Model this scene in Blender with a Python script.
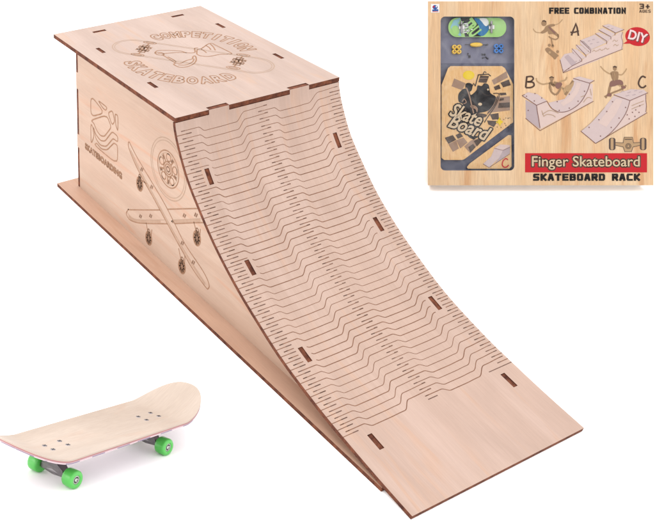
import bpy, math, random
from mathutils import Vector, Matrix
from mathutils.geometry import tessellate_polygon
random.seed(7)
for o in list(bpy.data.objects): bpy.data.objects.remove(o)
SC = bpy.context.scene
COL = SC.collection
SC.unit_settings.scale_length = 0.01          # everything below is in centimetres

# ------------------------------------------------------------------ camera
AZ, EL = 2.62854753, 0.55850158
F_PX = 970.60
CAM = Vector((61.6856, -30.0105, 38.3614))
FWD = Vector((math.cos(AZ)*math.cos(EL), math.sin(AZ)*math.cos(EL), -math.sin(EL)))
RIGHT = FWD.cross(Vector((0, 0, 1))).normalized()
UP = RIGHT.cross(FWD)
cd = bpy.data.cameras.new('camera')
cam = bpy.data.objects.new('camera', cd); COL.objects.link(cam)
cd.sensor_width = 36.0; cd.lens = F_PX/655*36
cd.shift_x = 217.88/655; cd.shift_y = -25.90/655
cd.clip_start = 1; cd.clip_end = 3000
cam.matrix_world = Matrix(((RIGHT.x, UP.x, -FWD.x, CAM.x), (RIGHT.y, UP.y, -FWD.y, CAM.y), (RIGHT.z, UP.z, -FWD.z, CAM.z), (0, 0, 0, 1)))
SC.camera = cam
# ------------------------------------------------------------------ light: a white light tent and two soft boxes
W = bpy.data.worlds.new('World'); SC.world = W; W.use_nodes = True
W.node_tree.nodes['Background'].inputs[0].default_value = (1.0, 0.985, 0.98, 1)
W.node_tree.nodes['Background'].inputs[1].default_value = 1.32
def area(name, loc, target, size, power, color):
    l = bpy.data.lights.new(name, 'AREA'); l.shape = 'RECTANGLE'; l.size = size; l.size_y = size*0.8
    l.energy = power; l.color = color
    o = bpy.data.objects.new(name, l); COL.objects.link(o); o.location = loc
    o.rotation_euler = (Vector(target)-Vector(loc)).to_track_quat('-Z', 'Y').to_euler()
    return o
area('key_softbox', (0, -30, 130), (18, 4, 4), 70, 40000, (1.0, 0.975, 0.95))
area('side_softbox', (-10, -110, 70), (15, 0, 5), 70, 22000, (1.0, 0.93, 0.86))
SC.view_settings.view_transform = 'Standard'; SC.view_settings.look = 'None'
SC.view_settings.exposure = 0.62; SC.view_settings.gamma = 1.0
SC.view_settings.use_curve_mapping = False

# ------------------------------------------------------------------ helpers
def lin(r, g, b):
    f = lambda c: (c/255/12.92) if c/255 <= .04045 else ((c/255+.055)/1.055)**2.4
    return (f(r), f(g), f(b), 1)
def tag(o, label=None, cat=None, group=None, kind=None):
    for k, v in (('label', label), ('category', cat), ('group', group), ('kind', kind)):
        if v: o[k] = v
    return o
def empty(name, loc=(0, 0, 0), mat=None):
    o = bpy.data.objects.new(name, None); COL.objects.link(o)
    o.empty_display_size = 1
    if mat is not None: o.matrix_world = mat
    else: o.location = loc
    return o
class MB:
    def __init__(s): s.v = []; s.f = []; s.m = []; s.uv = []; s.mats = []; s.sm = []
    def mi(s, m):
        if m not in s.mats: s.mats.append(m)
        return s.mats.index(m)
    def face(s, pts, m, uv=None, smooth=False):
        b = len(s.v); s.v += [tuple(p) for p in pts]
        s.f.append(tuple(range(b, b+len(pts)))); s.m.append(s.mi(m)); s.sm.append(smooth)
        s.uv.append(uv if uv else None)
    def mesh(s, vs, fs, m, smooth=False, uvs=None):
        b = len(s.v); s.v += [tuple(p) for p in vs]
        for f in fs:
            s.f.append(tuple(b+i for i in f)); s.m.append(s.mi(m)); s.sm.append(smooth)
            s.uv.append([uvs[i] for i in f] if uvs else None)
    def box(s, c, h, m, R=None):
        R = R or Matrix.Identity(3); c = Vector(c)
        vs = [c + R @ Vector((x*h[0], y*h[1], z*h[2])) for x in (-1, 1) for y in (-1, 1) for z in (-1, 1)]
        s.mesh(vs, [(0, 1, 3, 2), (4, 6, 7, 5), (0, 4, 5, 1), (2, 3, 7, 6), (0, 2, 6, 4), (1, 5, 7, 3)], m)
    def lathe(s, prof, m, M=None, n=32, smooth=True):
        # prof: (radius, height) along local z
        M = M or Matrix.Identity(4); vs = []; fs = []
        for r, z in prof:
            for k in range(n):
                a = 2*math.pi*k/n; vs.append(M @ Vector((r*math.cos(a), r*math.sin(a), z)))
        for i in range(len(prof)-1):
            for k in range(n):
                fs.append((i*n+k, i*n+(k+1) % n, (i+1)*n+(k+1) % n, (i+1)*n+k))
        fs.append(tuple(range(n))[::-1]); fs.append(tuple((len(prof)-1)*n+k for k in range(n)))
        s.mesh(vs, fs, m, smooth)
    def tube(s, pts, r, m, n=8):
        pts = [Vector(p) for p in pts]; vs = []; fs = []
        for i, p in enumerate(pts):
            d = (pts[min(i+1, len(pts)-1)]-pts[max(i-1, 0)]).normalized()
            a = d.orthogonal().normalized(); b = d.cross(a)
            rr = r[i] if isinstance(r, (list, tuple)) else r
            for k in range(n):
                t = 2*math.pi*k/n; vs.append(p+a*math.cos(t)*rr+b*math.sin(t)*rr)
        for i in range(len(pts)-1):
            for k in range(n): fs.append((i*n+k, i*n+(k+1) % n, (i+1)*n+(k+1) % n, (i+1)*n+k))
        fs.append(tuple(range(n))[::-1]); fs.append(tuple((len(pts)-1)*n+k for k in range(n)))
        s.mesh(vs, fs, m, True)
    def prism(s, poly, mp, m, me, th, d0=0.0, bottom=True):
        # poly: 2D outline; mp(u,v,d)->3D ; d is height over the face
        tri = tessellate_polygon([[Vector((a, b, 0)) for a, b in poly]])
        top = [mp(a, b, d0) for a, b in poly]
        s.mesh(top, [tuple(t) for t in tri], m, uvs=list(poly))
        if th:
            bot = [mp(a, b, d0-th) for a, b in poly]
            if bottom: s.mesh(bot, [tuple(reversed(t)) for t in tri], m, uvs=list(poly))
            n = len(poly)
            for i in range(n):
                j = (i+1) % n; s.face([top[i], bot[i], bot[j], top[j]], me)
    def ribbon(s, pts, w, mp, m, d=0.006, closed=False):
        P = [Vector(p) for p in pts]
        if closed and (P[0]-P[-1]).length < 1e-6: P = P[:-1]
        n = len(P); L = []; Rr = []
        for i in range(n):
            a = P[(i-1) % n] if (closed or i > 0) else None
            b = P[(i+1) % n] if (closed or i < n-1) else None
            d1 = (P[i]-a).normalized() if a is not None and (P[i]-a).length > 1e-9 else None
            d2 = (b-P[i]).normalized() if b is not None and (b-P[i]).length > 1e-9 else None
            t = (d1 or d2)+(d2 or d1)
            if t.length < 1e-6: t = d1 or d2
            t.normalize(); nn = Vector((-t.y, t.x)); dd = d1 or d2
            sc = 1/max(.5, abs(nn.dot(Vector((-dd.y, dd.x)))))
            L.append(P[i]+nn*w/2*sc); Rr.append(P[i]-nn*w/2*sc)
        vs = [mp(p.x, p.y, d) for p in L]+[mp(p.x, p.y, d) for p in Rr]
        fs = [(n+i, n+(i+1) % n, (i+1) % n, i) for i in range(n if closed else n-1)]
        s.mesh(vs, fs, m)
    def build(s, name, parent=None, bevel=0):
        me = bpy.data.meshes.new(name); me.from_pydata(s.v, [], s.f)
        for m in s.mats: me.materials.append(m)
        ul = me.uv_layers.new(name='UVMap'); li = 0
        for i, p in enumerate(me.polygons):
            p.material_index = s.m[i]; p.use_smooth = s.sm[i]
            u = s.uv[i]
            if u is None:
                nrm = p.normal; ax = max(range(3), key=lambda k: abs(nrm[k]))
                a, b = {0: (1, 2), 1: (0, 2), 2: (0, 1)}[ax]
                u = [(s.v[k][a], s.v[k][b]) for k in s.f[i]]
            for k in range(len(s.f[i])): ul.data[li].uv = u[k]; li += 1
        o = bpy.data.objects.new(name, me); COL.objects.link(o)
        if parent: o.parent = parent
        if bevel:
            b = o.modifiers.new('bevel', 'BEVEL'); b.width = bevel; b.segments = 2; b.limit_method = 'ANGLE'
        return o
def text_mesh(txt, offset=0.0, shear=0.0, spacing=1.0, word=1.0):
    c = bpy.data.curves.new('t', 'FONT'); c.body = txt; c.size = 1; c.offset = offset; c.shear = shear
    c.space_character = spacing; c.space_word = word; c.resolution_u = 3
    o = bpy.data.objects.new('t', c); COL.objects.link(o)
    dg = bpy.context.evaluated_depsgraph_get(); dg.update()
    me = bpy.data.meshes.new_from_object(o.evaluated_get(dg))
    vs = [(v.co.x, v.co.y) for v in me.vertices]; fs = [tuple(p.vertices) for p in me.polygons]
    cnt = {}
    for f in fs:
        for i in range(len(f)):
            k = tuple(sorted((f[i], f[(i+1) % len(f)]))); cnt[k] = cnt.get(k, 0)+1
    ed = [k for k, n in cnt.items() if n == 1]
    bpy.data.objects.remove(o); bpy.data.meshes.remove(me); bpy.data.curves.remove(c)
    x0 = min(v[0] for v in vs); x1 = max(v[0] for v in vs); y0 = min(v[1] for v in vs); y1 = max(v[1] for v in vs)
    return vs, fs, ed, (x0, y0, x1, y1)

# ------------------------------------------------------------------ materials
ALB = .645                                     # the picture is exposed for a blown-out white sheet
def al(c): return (c[0]*ALB, c[1]*ALB, c[2]*ALB, 1)
def newmat(name):
    m = bpy.data.materials.new(name); m.use_nodes = True
    nt = m.node_tree; return m, nt, nt.nodes['Principled BSDF']
def plain(name, col, rough=.5, metal=0, noise=.08, nscale=3.0, coat=0, spec=None, bump=0.0):
    if name != 'white_paper' and metal < .5: col = al(col)
    m, nt, b = newmat(name); N = nt.nodes; L = nt.links
    tc = N.new('ShaderNodeTexCoord'); ns = N.new('ShaderNodeTexNoise'); ns.inputs['Scale'].default_value = nscale; ns.inputs['Detail'].default_value = 4
    L.new(tc.outputs['Object'], ns.inputs['Vector'])
    mr = N.new('ShaderNodeMapRange'); mr.inputs[3].default_value = 1-noise; mr.inputs[4].default_value = 1+noise
    L.new(ns.outputs['Fac'], mr.inputs[0])
    mx = N.new('ShaderNodeVectorMath'); mx.operation = 'SCALE'; mx.inputs[0].default_value = col[:3]
    L.new(mr.outputs[0], mx.inputs['Scale']); L.new(mx.outputs[0], b.inputs['Base Color'])
    b.inputs['Roughness'].default_value = rough; b.inputs['Metallic'].default_value = metal
    b.inputs['Coat Weight'].default_value = coat
    if spec is not None: b.inputs['Specular IOR Level'].default_value = spec
    if bump:
        bp = N.new('ShaderNodeBump'); bp.inputs['Strength'].default_value = bump; bp.inputs['Distance'].default_value = .02
        L.new(ns.outputs['Fac'], bp.inputs['Height']); L.new(bp.outputs[0], b.inputs['Normal'])
    return m
def wood(name, c_lo, c_hi, c_streak, grain_axis=0, streak=.5, seed=0.0, fine=.06, rough=.6, gs=1.0, pores=.25):
    c_lo, c_hi, c_streak = al(c_lo), al(c_hi), al(c_streak)
    m, nt, b = newmat(name); N = nt.nodes; L = nt.links
    uv = N.new('ShaderNodeUVMap'); uv.uv_map = 'UVMap'
    def mapped(sx, sy):
        mp = N.new('ShaderNodeMapping'); mp.inputs['Location'].default_value = (seed, seed*.7, seed)
        mp.inputs['Scale'].default_value = (sx, sy, 1) if grain_axis == 0 else (sy, sx, 1)
        L.new(uv.outputs[0], mp.inputs[0]); return mp
    def noise(sx, sy, sc=1, det=5, dist=0.0, rgh=.55):
        n = N.new('ShaderNodeTexNoise'); n.inputs['Scale'].default_value = sc; n.inputs['Detail'].default_value = det
        n.inputs['Distortion'].default_value = dist; n.inputs['Roughness'].default_value = rgh
        L.new(mapped(sx*gs, sy*gs).outputs[0], n.inputs['Vector']); return n
    def ramp(src, p0, p1):
        r = N.new('ShaderNodeMapRange'); r.interpolation_type = 'SMOOTHSTEP'
        r.inputs[1].default_value = p0; r.inputs[2].default_value = p1
        L.new(src, r.inputs[0]); return r.outputs[0]
    def mix(f, a, c, typ='MIX'):
        x = N.new('ShaderNodeMix'); x.data_type = 'RGBA'; x.blend_type = typ
        if isinstance(f, float): x.inputs[0].default_value = f
        else: L.new(f, x.inputs[0])
        for s_, i in ((a, 6), (c, 7)):
            if isinstance(s_, tuple): x.inputs[i].default_value = s_
            else: L.new(s_, x.inputs[i])
        return x.outputs[2]
    n1 = noise(.06, .55, 1, 4, .6); n2 = noise(.09, .8, 1, 3, 1.2); n3 = noise(.7, 14, 1, 4); n4 = noise(1.4, 34, 1, 2)
    c = mix(ramp(n1.outputs['Fac'], .35, .65), c_lo, c_hi)
    r2 = ramp(n2.outputs['Fac'], .54, .70)
    mm = N.new('ShaderNodeMath'); mm.operation = 'MULTIPLY'; mm.inputs[1].default_value = streak; L.new(r2, mm.inputs[0])
    c = mix(mm.outputs[0], c, c_streak)
    n5 = noise(.13, .3, 1, 3, .8); pr_ = N.new('ShaderNodeMapRange'); pr_.inputs[1].default_value = .3; pr_.inputs[2].default_value = .7; pr_.inputs[3].default_value = .94; pr_.inputs[4].default_value = 1.05; L.new(n5.outputs['Fac'], pr_.inputs[0])
    c5 = N.new('ShaderNodeVectorMath'); c5.operation = 'SCALE'; L.new(c, c5.inputs[0]); L.new(pr_.outputs[0], c5.inputs['Scale']); c = c5.outputs[0]
    g = N.new('ShaderNodeMapRange'); g.inputs[1].default_value = .3; g.inputs[2].default_value = .7
    g.inputs[3].default_value = 1-fine; g.inputs[4].default_value = 1+fine*.5; L.new(n3.outputs['Fac'], g.inputs[0])
    p = ramp(n4.outputs['Fac'], .66, .76)
    pm = N.new('ShaderNodeMath'); pm.operation = 'MULTIPLY'; pm.inputs[1].default_value = -pores*.5; L.new(p, pm.inputs[0])
    ad = N.new('ShaderNodeMath'); ad.operation = 'ADD'; L.new(g.outputs[0], ad.inputs[0]); L.new(pm.outputs[0], ad.inputs[1])
    sc = N.new('ShaderNodeVectorMath'); sc.operation = 'SCALE'; L.new(c, sc.inputs[0]); L.new(ad.outputs[0], sc.inputs['Scale'])
    L.new(sc.outputs[0], b.inputs['Base Color'])
    b.inputs['Roughness'].default_value = rough; b.inputs['Specular IOR Level'].default_value = .3
    bp = N.new('ShaderNodeBump'); bp.inputs['Strength'].default_value = .12; bp.inputs['Distance'].default_value = .01
    L.new(n3.outputs['Fac'], bp.inputs['Height']); L.new(bp.outputs[0], b.inputs['Normal'])
    return m
def burnt(name, c1, c2):
    m, nt, b = newmat(name); N = nt.nodes; L = nt.links
    tc = N.new('ShaderNodeTexCoord'); ns = N.new('ShaderNodeTexNoise'); ns.inputs['Scale'].default_value = 2.2; ns.inputs['Detail'].default_value = 8
    ns.inputs['Roughness'].default_value = .7
    L.new(tc.outputs['Object'], ns.inputs['Vector'])
    cr = N.new('ShaderNodeValToRGB'); cr.color_ramp.elements[0].position = .35; cr.color_ramp.elements[1].position = .68
    cr.color_ramp.elements[0].color = al(c1); cr.color_ramp.elements[1].color = al(c2)
    L.new(ns.outputs['Fac'], cr.inputs[0]); L.new(cr.outputs[0], b.inputs['Base Color']); b.inputs['Roughness'].default_value = .8
    b.inputs['Specular IOR Level'].default_value = .2
    return m
M_DECK = wood('birch_deck', (.49, .36, .30, 1), (.54, .405, .345, 1), (.56, .38, .285, 1), 0, .7, 3.1)
M_SHEET = wood('birch_sheet', (.505, .355, .285, 1), (.555, .40, .33, 1), (.56, .36, .26, 1), 0, .7, 11.7)
M_WALL = wood('birch_wall', (.565, .385, .288, 1), (.61, .435, .335, 1), (.61, .355, .24, 1), 0, .8, 5.3)
M_BASE = wood('birch_base', (.60, .37, .265, 1), (.64, .41, .295, 1), (.58, .34, .225, 1), 0, .6, 8.9)
M_EDGE = burnt('burnt_edge', (.06, .015, .008, 1), (.25, .08, .037, 1))
M_CUT = burnt('burnt_cut', (.17, .075, .042, 1), (.29, .145, .09, 1))
M_CUTD = burnt('burnt_cut_dark', (.13, .07, .052, 1), (.22, .125, .095, 1))
M_ENG = burnt('engraving', (.31, .16, .09, 1), (.42, .235, .145, 1))
M_ENGL = burnt('engraving_light', (.43, .29, .205, 1), (.48, .34, .25, 1))
M_ENGD = burnt('engraving_dark', (.17, .09, .055, 1), (.29, .16, .10, 1))

M_TINT = burnt('light_burn', (.47, .30, .21, 1), (.52, .35, .255, 1))
M_HALO = burnt('scorched_wood', (.42, .265, .185, 1), (.49, .33, .25, 1))
# ------------------------------------------------------------------ the ground: one white paper sheet, shaped under the board and behind the box
BK = 1.4473451                                           # centimetres per unit of the fingerboard's own drawing
BO = Vector((29.77085, -12.483734, 1.4921004))
BR = (Matrix.Rotation(1.821, 3, 'Z') @ Matrix.Rotation(.335, 3, 'Y') @ Matrix.Rotation(-.2286, 3, 'X'))
BUP = BR @ Vector((0, 0, 1))
BPT = BO + BUP*(.095*BK)
BOX_TH = 1.1
# box frame: leaning back against the sheet
def solve_depth():
    vy = -(185.3-234.1)/F_PX; vx = (540.75-109.62)/F_PX
    d = FWD+RIGHT*vx+UP*vy
    # the bottom rear edge rests on the sheet: its z is 0.02
    k = (0.02 + BOX_TH*math.sin(EL)*1.0 - CAM.z)/d.z
    return k, CAM+d*k
BD, BXO = solve_depth()
PXC = BD/F_PX
BX_N = -FWD
rear = BXO - BX_N*(BOX_TH+.01)
def sstep(x):
    x = max(0, min(1, x)); return x*x*(3-2*x)
def ground_z(x, y):
    z = 0.0
    l = BR.transposed() @ (Vector((x, y, 0))-Vector((BO.x, BO.y, 0)))
    rx = max(0, abs(l.x)-3.9*BK); ry = max(0, abs(l.y)-1.3*BK)
    w = 1-sstep(math.hypot(rx, ry)/7.0)
    if w > 0:
        zp = BPT.z-(BUP.x*(x-BPT.x)+BUP.y*(y-BPT.y))/BUP.z
        z += w*max(0, zp)
    q = Vector((x, y, 0))-Vector((rear.x, rear.y, 0))
    zz = rear.z-(BX_N.x*q.x+BX_N.y*q.y)/BX_N.z
    hr = Vector((RIGHT.x, RIGHT.y, 0)).normalized()
    lat = max(0, abs(q.dot(hr))-7.5)
    wl = 1-sstep(lat/5.0)
    if zz > 0: z += wl*min(zz, 8.0)*.995
    return z
def axis(lo, hi, flo, fhi, step):
    a = []; x = flo
    while x < fhi: a.append(x); x += step
    a.append(fhi); k = step; x = fhi
    while x < hi: k *= 1.35; x += k; a.append(min(x, hi))
    k = step; x = flo
    while x > lo: k *= 1.35; x -= k; a.insert(0, max(x, lo))
    return a
M_PAPER = plain('white_paper', (.955, .955, .955), rough=.85, noise=.005, nscale=.5, spec=.2)
gx = axis(-700, 700, -14, 48, .5); gy = axis(-700, 700, -28, 52, .5)
vs = [(x, y, ground_z(x, y)) for x in gx for y in gy]; ny = len(gy)
fs = [(i*ny+j, (i+1)*ny+j, (i+1)*ny+j+1, i*ny+j+1) for i in range(len(gx)-1) for j in range(ny-1)]
g = MB(); g.mesh(vs, fs, M_PAPER, True)
tag(g.build('ground'), 'plain white paper sheet under everything', None, None, 'structure')

# ------------------------------------------------------------------ the wooden ramp
H = 12.95; LD = 16.58; WY = 13.0; T = .30
ramp_root = empty('toy_ramp', (18, 6.5, 0.0))
tag(ramp_root, 'large laser cut plywood skate ramp with engraved deck and long curved slope', 'toy ramp')
OFF = Vector((18, 6.5, 0))
def rl(x, y, z): return Vector((x, y, z))-OFF
ctrl = [(16.57, 12.9), (16.72, 12.2), (17.2, 11.2), (18.3, 9.55), (19.8, 8.05), (21.6, 6.5), (23.8, 5.05), (26.0, 3.9), (28.7, 2.7), (32.1, 1.68), (34.8, 1.1), (37.2, .66), (39.55, .3)]
def dense(c, n=20):
    P = [Vector(p) for p in c]; P = [2*P[0]-P[1]]+P+[2*P[-1]-P[-2]]; out = []
    for i in range(1, len(P)-2):
        for k in range(n):
            u = k/n
            out.append(.5*((2*P[i])+(-P[i-1]+P[i+1])*u+(2*P[i-1]-5*P[i]+4*P[i+1]-P[i+2])*u*u+(-P[i-1]+3*P[i]-3*P[i+1]+P[i+2])*u**3))
    out.append(P[-2]); return out
PD = dense(ctrl); PS = [0.0]
for i in range(1, len(PD)): PS.append(PS[-1]+(PD[i]-PD[i-1]).length)
SLEN = PS[-1]
import bisect
def prof(s):
    if s <= 0: return Vector((PD[0].x, PD[0].y-s)), Vector((1, 0))
    i = min(max(bisect.bisect_right(PS, s)-1, 0), len(PD)-2)
    u = (s-PS[i])/(PS[i+1]-PS[i]); p = PD[i].lerp(PD[i+1], u)
    def tan(k):
        a = PD[min(k+1, len(PD)-1)]-PD[max(k-1, 0)]; return a.normalized()
    t = tan(i).lerp(tan(i+1), u).normalized()
    return p, Vector((-t.y, t.x))
def sheet(s, y, d):
    p, n = prof(s); q = p+n*d
    return rl(q.x, y, q.y)
def grid_panel(mb, U, V, solid, mp, th, m, me):
    nu, nv = len(U)-1, len(V)-1
    S = [[solid((U[i]+U[i+1])/2, (V[j]+V[j+1])/2) for j in range(nv)] for i in range(nu)]
    top = [[mp(u, v, 0) for v in V] for u in U]; bot = [[mp(u, v, -th) for v in V] for u in U]
    idx = lambda i, j: i*(nv+1)+j
    tv = [p for r in top for p in r]; bv = [p for r in bot for p in r]; uvs = [(u, v) for u in U for v in V]
    tf = []; bf = []
    for i in range(nu):
        for j in range(nv):
            if not S[i][j]: continue
            tf.append((idx(i, j), idx(i+1, j), idx(i+1, j+1), idx(i, j+1)))
            bf.append((idx(i, j+1), idx(i+1, j+1), idx(i+1, j), idx(i, j)))
            for (a, b_), (ni, nj) in ((((i, j), (i+1, j)), (i, j-1)), (((i+1, j), (i+1, j+1)), (i+1, j)), (((i+1, j+1), (i, j+1)), (i, j+1)), (((i, j+1), (i, j)), (i-1, j))):
                if 0 <= ni < nu and 0 <= nj < nv and S[ni][nj]: continue
                mb.face([top[a[0]][a[1]], bot[a[0]][a[1]], bot[b_[0]][b_[1]], top[b_[0]][b_[1]]], me)
    mb.mesh(tv, tf, m, True, uvs); mb.mesh(bv, bf, m, True, uvs)
def merge(lst):
    out = []
    for x in sorted(lst):
        if not out or x-out[-1] > 1e-4: out.append(x)
    return out
WN, WF = 1.31, 11.61              # side walls: y ranges
TABS = [(2.5, 4.02), (8.83, 10.42)]
SLOTS_S = [4.03, 10.3, 16.6, 23.05]; SL_L = .53
# --- curved sheet
mb = MB()
sl = [(s-SL_L, s+SL_L, y0-.015, y0+.315) for s in SLOTS_S for y0 in (WN, WF)]
U = merge([-.03, .28, SLEN]+[a for q in sl for a in q[:2]]+[.28+.22*k for k in range(1, int((SLEN-.28)/.22))])
V = merge([0, WY]+[a for q in sl for a in q[2:]]+[a for t in TABS for a in t]+[6.5])
def solid_s(s, y):
    if s < .28: return any(a < y < b for a, b in TABS)
    return not any(a < s < b and c < y < d for a, b, c, d in sl)
grid_panel(mb, U, V, solid_s, sheet, .28, M_SHEET, M_EDGE)
# the sawn hinge: rows of cut lines
PIT = .4874; NROW = 44
def sm(y, y0, y1): return sstep((y-y0)/(y1-y0))
def rowA(s0, y): return s0+.30*sm(y, 1.62, 2.05)-.02*sm(y, 3.3, 4.2)-.53*sm(y, 4.42, 5.18)-.04*sm(y, 5.3, 6.9)
def rowB(s0, y): return s0+.30*sm(y, 7.48, 7.95)-.03*sm(y, 9.2, 10.1)-.55*sm(y, 10.25, 11.2)-.05*sm(y, 11.4, 12.6)
random.seed(3)
def cut(pts, w, m=None):
    mb.ribbon(pts, w, sheet, m or M_CUT, d=.005)
def in_slot(s, y, ms=.10, my=.22):
    return any(a-ms < s < b+ms and c-my < y < d+my for a, b, c, d in sl)
def run(fn, s0, y0, y1, w):
    n = int((y1-y0)/.09); cur = []
    for k in range(n+1):
        y = y0+(y1-y0)*k/n; s = fn(s0, y)
        if in_slot(s, y):
            if len(cur) > 2: cut(cur, w)
            cur = []
        else: cur.append((s, y))
    if len(cur) > 2: cut(cur, w)
for k in range(NROW):
    s0 = .88+k*PIT; w = random.choice((.034, .040, .045, .052)) if k > 5 else .034
    if s0 > 21.95: break
    run(rowA, s0, .34, 6.95, w); run(rowB, s0, 6.22, 12.84, w)
    cut([(s0, .34), (s0, .62)], .06, M_CUTD); cut([(s0, 6.22), (s0, 6.5)], .06, M_CUTD)
    cut([(s0-.31, 6.68), (s0-.31, 6.95)], .05, M_CUTD); cut([(s0-.33, 12.55), (s0-.33, 12.84)], .05, M_CUTD)
    e = s0+.22
    if not in_slot(e, 1.05, .08, .1): cut([(e, .0), (e, 1.08)], .046)
    cut([(e, .66), (e, 1.06)], .062, M_CUTD)
    e2 = s0-.05
    cut([(e2, 12.1), (e2, WY)], .05)
    cut([(e2, 12.1), (e2, 12.4)], .062, M_CUTD)
cut([(22.09, 6.22), (22.09, 6.95)], .06, M_CUTD); cut([(22.09, 11.09), (22.09, 12.0), (22.09, WY)], .055, M_CUTD)
mb.build('curved_slope', ramp_root)

# --- deck panel
dslots = [(.96, 1.26, 2.7, 3.78), (.96, 1.26, 9.6, 10.68), (4.02, 5.05, WN, WN+.3), (11.05, 12.08, WN, WN+.3), (4.02, 5.05, WF, WF+.3), (11.05, 12.08, WF, WF+.3)]
def deck(x, y, d): return rl(x, y, H+d)
U = merge([0, LD-.36, LD]+[a for q in dslots for a in q[:2]]); V = merge([0, WY]+[a for q in dslots for a in q[2:]]+[a for t in TABS for a in t])
mb = MB()
grid_panel(mb, U, V, lambda x, y: not any(a < x < b and c < y < d for a, b, c, d in dslots) and not (x > LD-.36 and any(a < y < b for a, b in TABS)), deck, T, M_DECK, M_EDGE)
def eng(pts, w=.045, m=None, closed=False, mp=deck, d=.005):
    m = m or M_ENG
    if m != M_ENGL: mb.ribbon(pts, w*1.25+.05, mp, M_HALO, d=d-.003, closed=closed)
    mb.ribbon(pts, w*1.25, mp, m, d=d, closed=closed)
def smooth(pts, closed=False, n=5):
    P = [Vector(p) for p in pts]; m_ = len(P); out = []
    rng = range(m_) if closed else range(m_-1)
    for i in rng:
        g_ = (lambda k: P[k % m_]) if closed else (lambda k: P[min(max(k, 0), m_-1)])
        a, b, c, d = g_(i-1), g_(i), g_(i+1), g_(i+2)
        for k in range(n):
            u = k/n; out.append(tuple(.5*((2*b)+(-a+c)*u+(2*a-5*b+4*c-d)*u*u+(-a+3*b-3*c+d)*u**3)))
    if not closed: out.append(tuple(P[-1]))
    return out
def circ(c, r, n=40, rx=None, rot=0, a0=0, a1=360):
    rx = rx or r; R_ = math.radians(rot); out = []
    full = abs(a1-a0) >= 360
    for k in range(n if full else n+1):
        t = math.radians(a0+(a1-a0)*k/n); x = rx*math.cos(t); y = r*math.sin(t)
        out.append((c[0]+x*math.cos(R_)-y*math.sin(R_), c[1]+x*math.sin(R_)+y*math.cos(R_)))
    return out
# engraved skateboard outline (a capsule), its trucks, and the ring of letters
A0 = Vector((5.05, 3.75)); A1 = Vector((12.05, 9.25)); ax = (A1-A0).normalized(); pn = Vector((-ax.y, ax.x))
def capsule(r):
    out = []
    ang = math.atan2(ax.y, ax.x)
    for k in range(25): t = ang-math.pi/2+math.pi*k/24; out.append((A1.x+r*math.cos(t), A1.y+r*math.sin(t)))
    for k in range(25): t = ang+math.pi/2+math.pi*k/24; out.append((A0.x+r*math.cos(t), A0.y+r*math.sin(t)))
    return out
eng(capsule(1.42), .05, M_ENGL, True); eng(capsule(1.26), .035, M_ENGL, True)
def loc2(c, u, v): p = Vector(c)+ax*u+pn*v; return (p.x, p.y)
for c in ((5.75, 4.3), (11.0, 8.75)):
    for sgn in (-1, 1):                       # wheels
        ring = [loc2(c, a*.48, sgn*1.25+b*.22) for a, b in circ((0, 0), 1, 18)]
        eng(ring, .04, M_ENG, True)
        eng([loc2(c, a*.3, sgn*1.25+b*.1) for a, b in circ((0, 0), 1, 12)], .03, M_ENG, True)
    eng([loc2(c, 0, -1.0), loc2(c, .0, 1.0)], .07, M_ENG)
    for (u, v, r) in ((-.05, .52, .15), (.05, -.52, .15)):
        eng([loc2(c, u+r*1.5*a, v+r*b) for a, b in ((-1, -1), (1, -1), (1, 1), (-1, 1))], .07, M_ENGD, True)
    for (u, v, r) in ((-.34, .2, .12), (.34, .2, .12), (-.34, -.2, .12), (.34, -.2, .12)):
        eng([loc2(c, u+r*a, v+r*b) for a, b in circ((0, 0), 1, 8)], .06, M_ENGD, True)
    eng([loc2(c, a*.24, b*.3) for a, b in circ((0, 0), 1, 14)], .06, M_ENG, True)
    eng(smooth([loc2(c, -.5, .42), loc2(c, -.1, .28), loc2(c, .12, -.25), loc2(c, .5, -.42)]), .06, M_ENGD); eng(smooth([loc2(c, .5, .42), loc2(c, .15, .3), loc2(c, -.2, -.2), loc2(c, -.5, -.42)]), .05, M_ENG)
fig = [[(6.84, 4.54), (6.56, 4.95), (6.87, 5.62), (7.43, 6.33), (7.91, 6.51), (8.13, 7.04), (7.49, 7.47), (7.52, 7.74)],
       [(6.84, 4.54), (7.21, 4.55), (7.56, 4.81), (8.47, 4.8), (9.07, 4.79), (9.3, 4.56), (9.89, 4.64), (10.07, 5.08), (9.87, 5.78), (9.36, 6.36), (8.7, 6.71), (8.76, 6.47), (9.05, 6.24), (9.11, 5.71), (9.34, 5.05), (9.07, 4.79)],
       [(7.37, 4.83), (7.27, 5.08), (7.38, 5.49), (7.61, 6.12), (7.91, 6.51)], [(6.84, 4.54), (6.98, 4.95), (7.3, 5.0), (7.56, 4.81)], [(7.0, 4.7), (7.15, 5.0)],
       [(7.9, 4.95), (8.5, 5.0), (9.0, 4.95)], [(9.5, 4.8), (9.75, 5.2), (9.55, 5.9), (9.1, 6.35)],
       [(8.45, 7.01), (7.79, 7.5), (7.74, 7.89), (7.27, 8.74), (7.28, 9.11), (7.77, 9.14), (9.45, 9.23), (9.57, 8.98), (9.31, 8.38), (9.29, 7.88), (9.21, 7.42), (8.86, 7.04), (8.45, 7.01)],
       [(7.82, 7.79), (8.2, 7.8), (8.6, 7.73)], [(7.4, 8.49), (7.85, 8.47), (8.26, 8.33)], [(7.29, 8.94), (7.9, 8.8), (8.52, 8.54)]]
for f_ in fig: eng(smooth(f_), .055, M_ENG)
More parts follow.
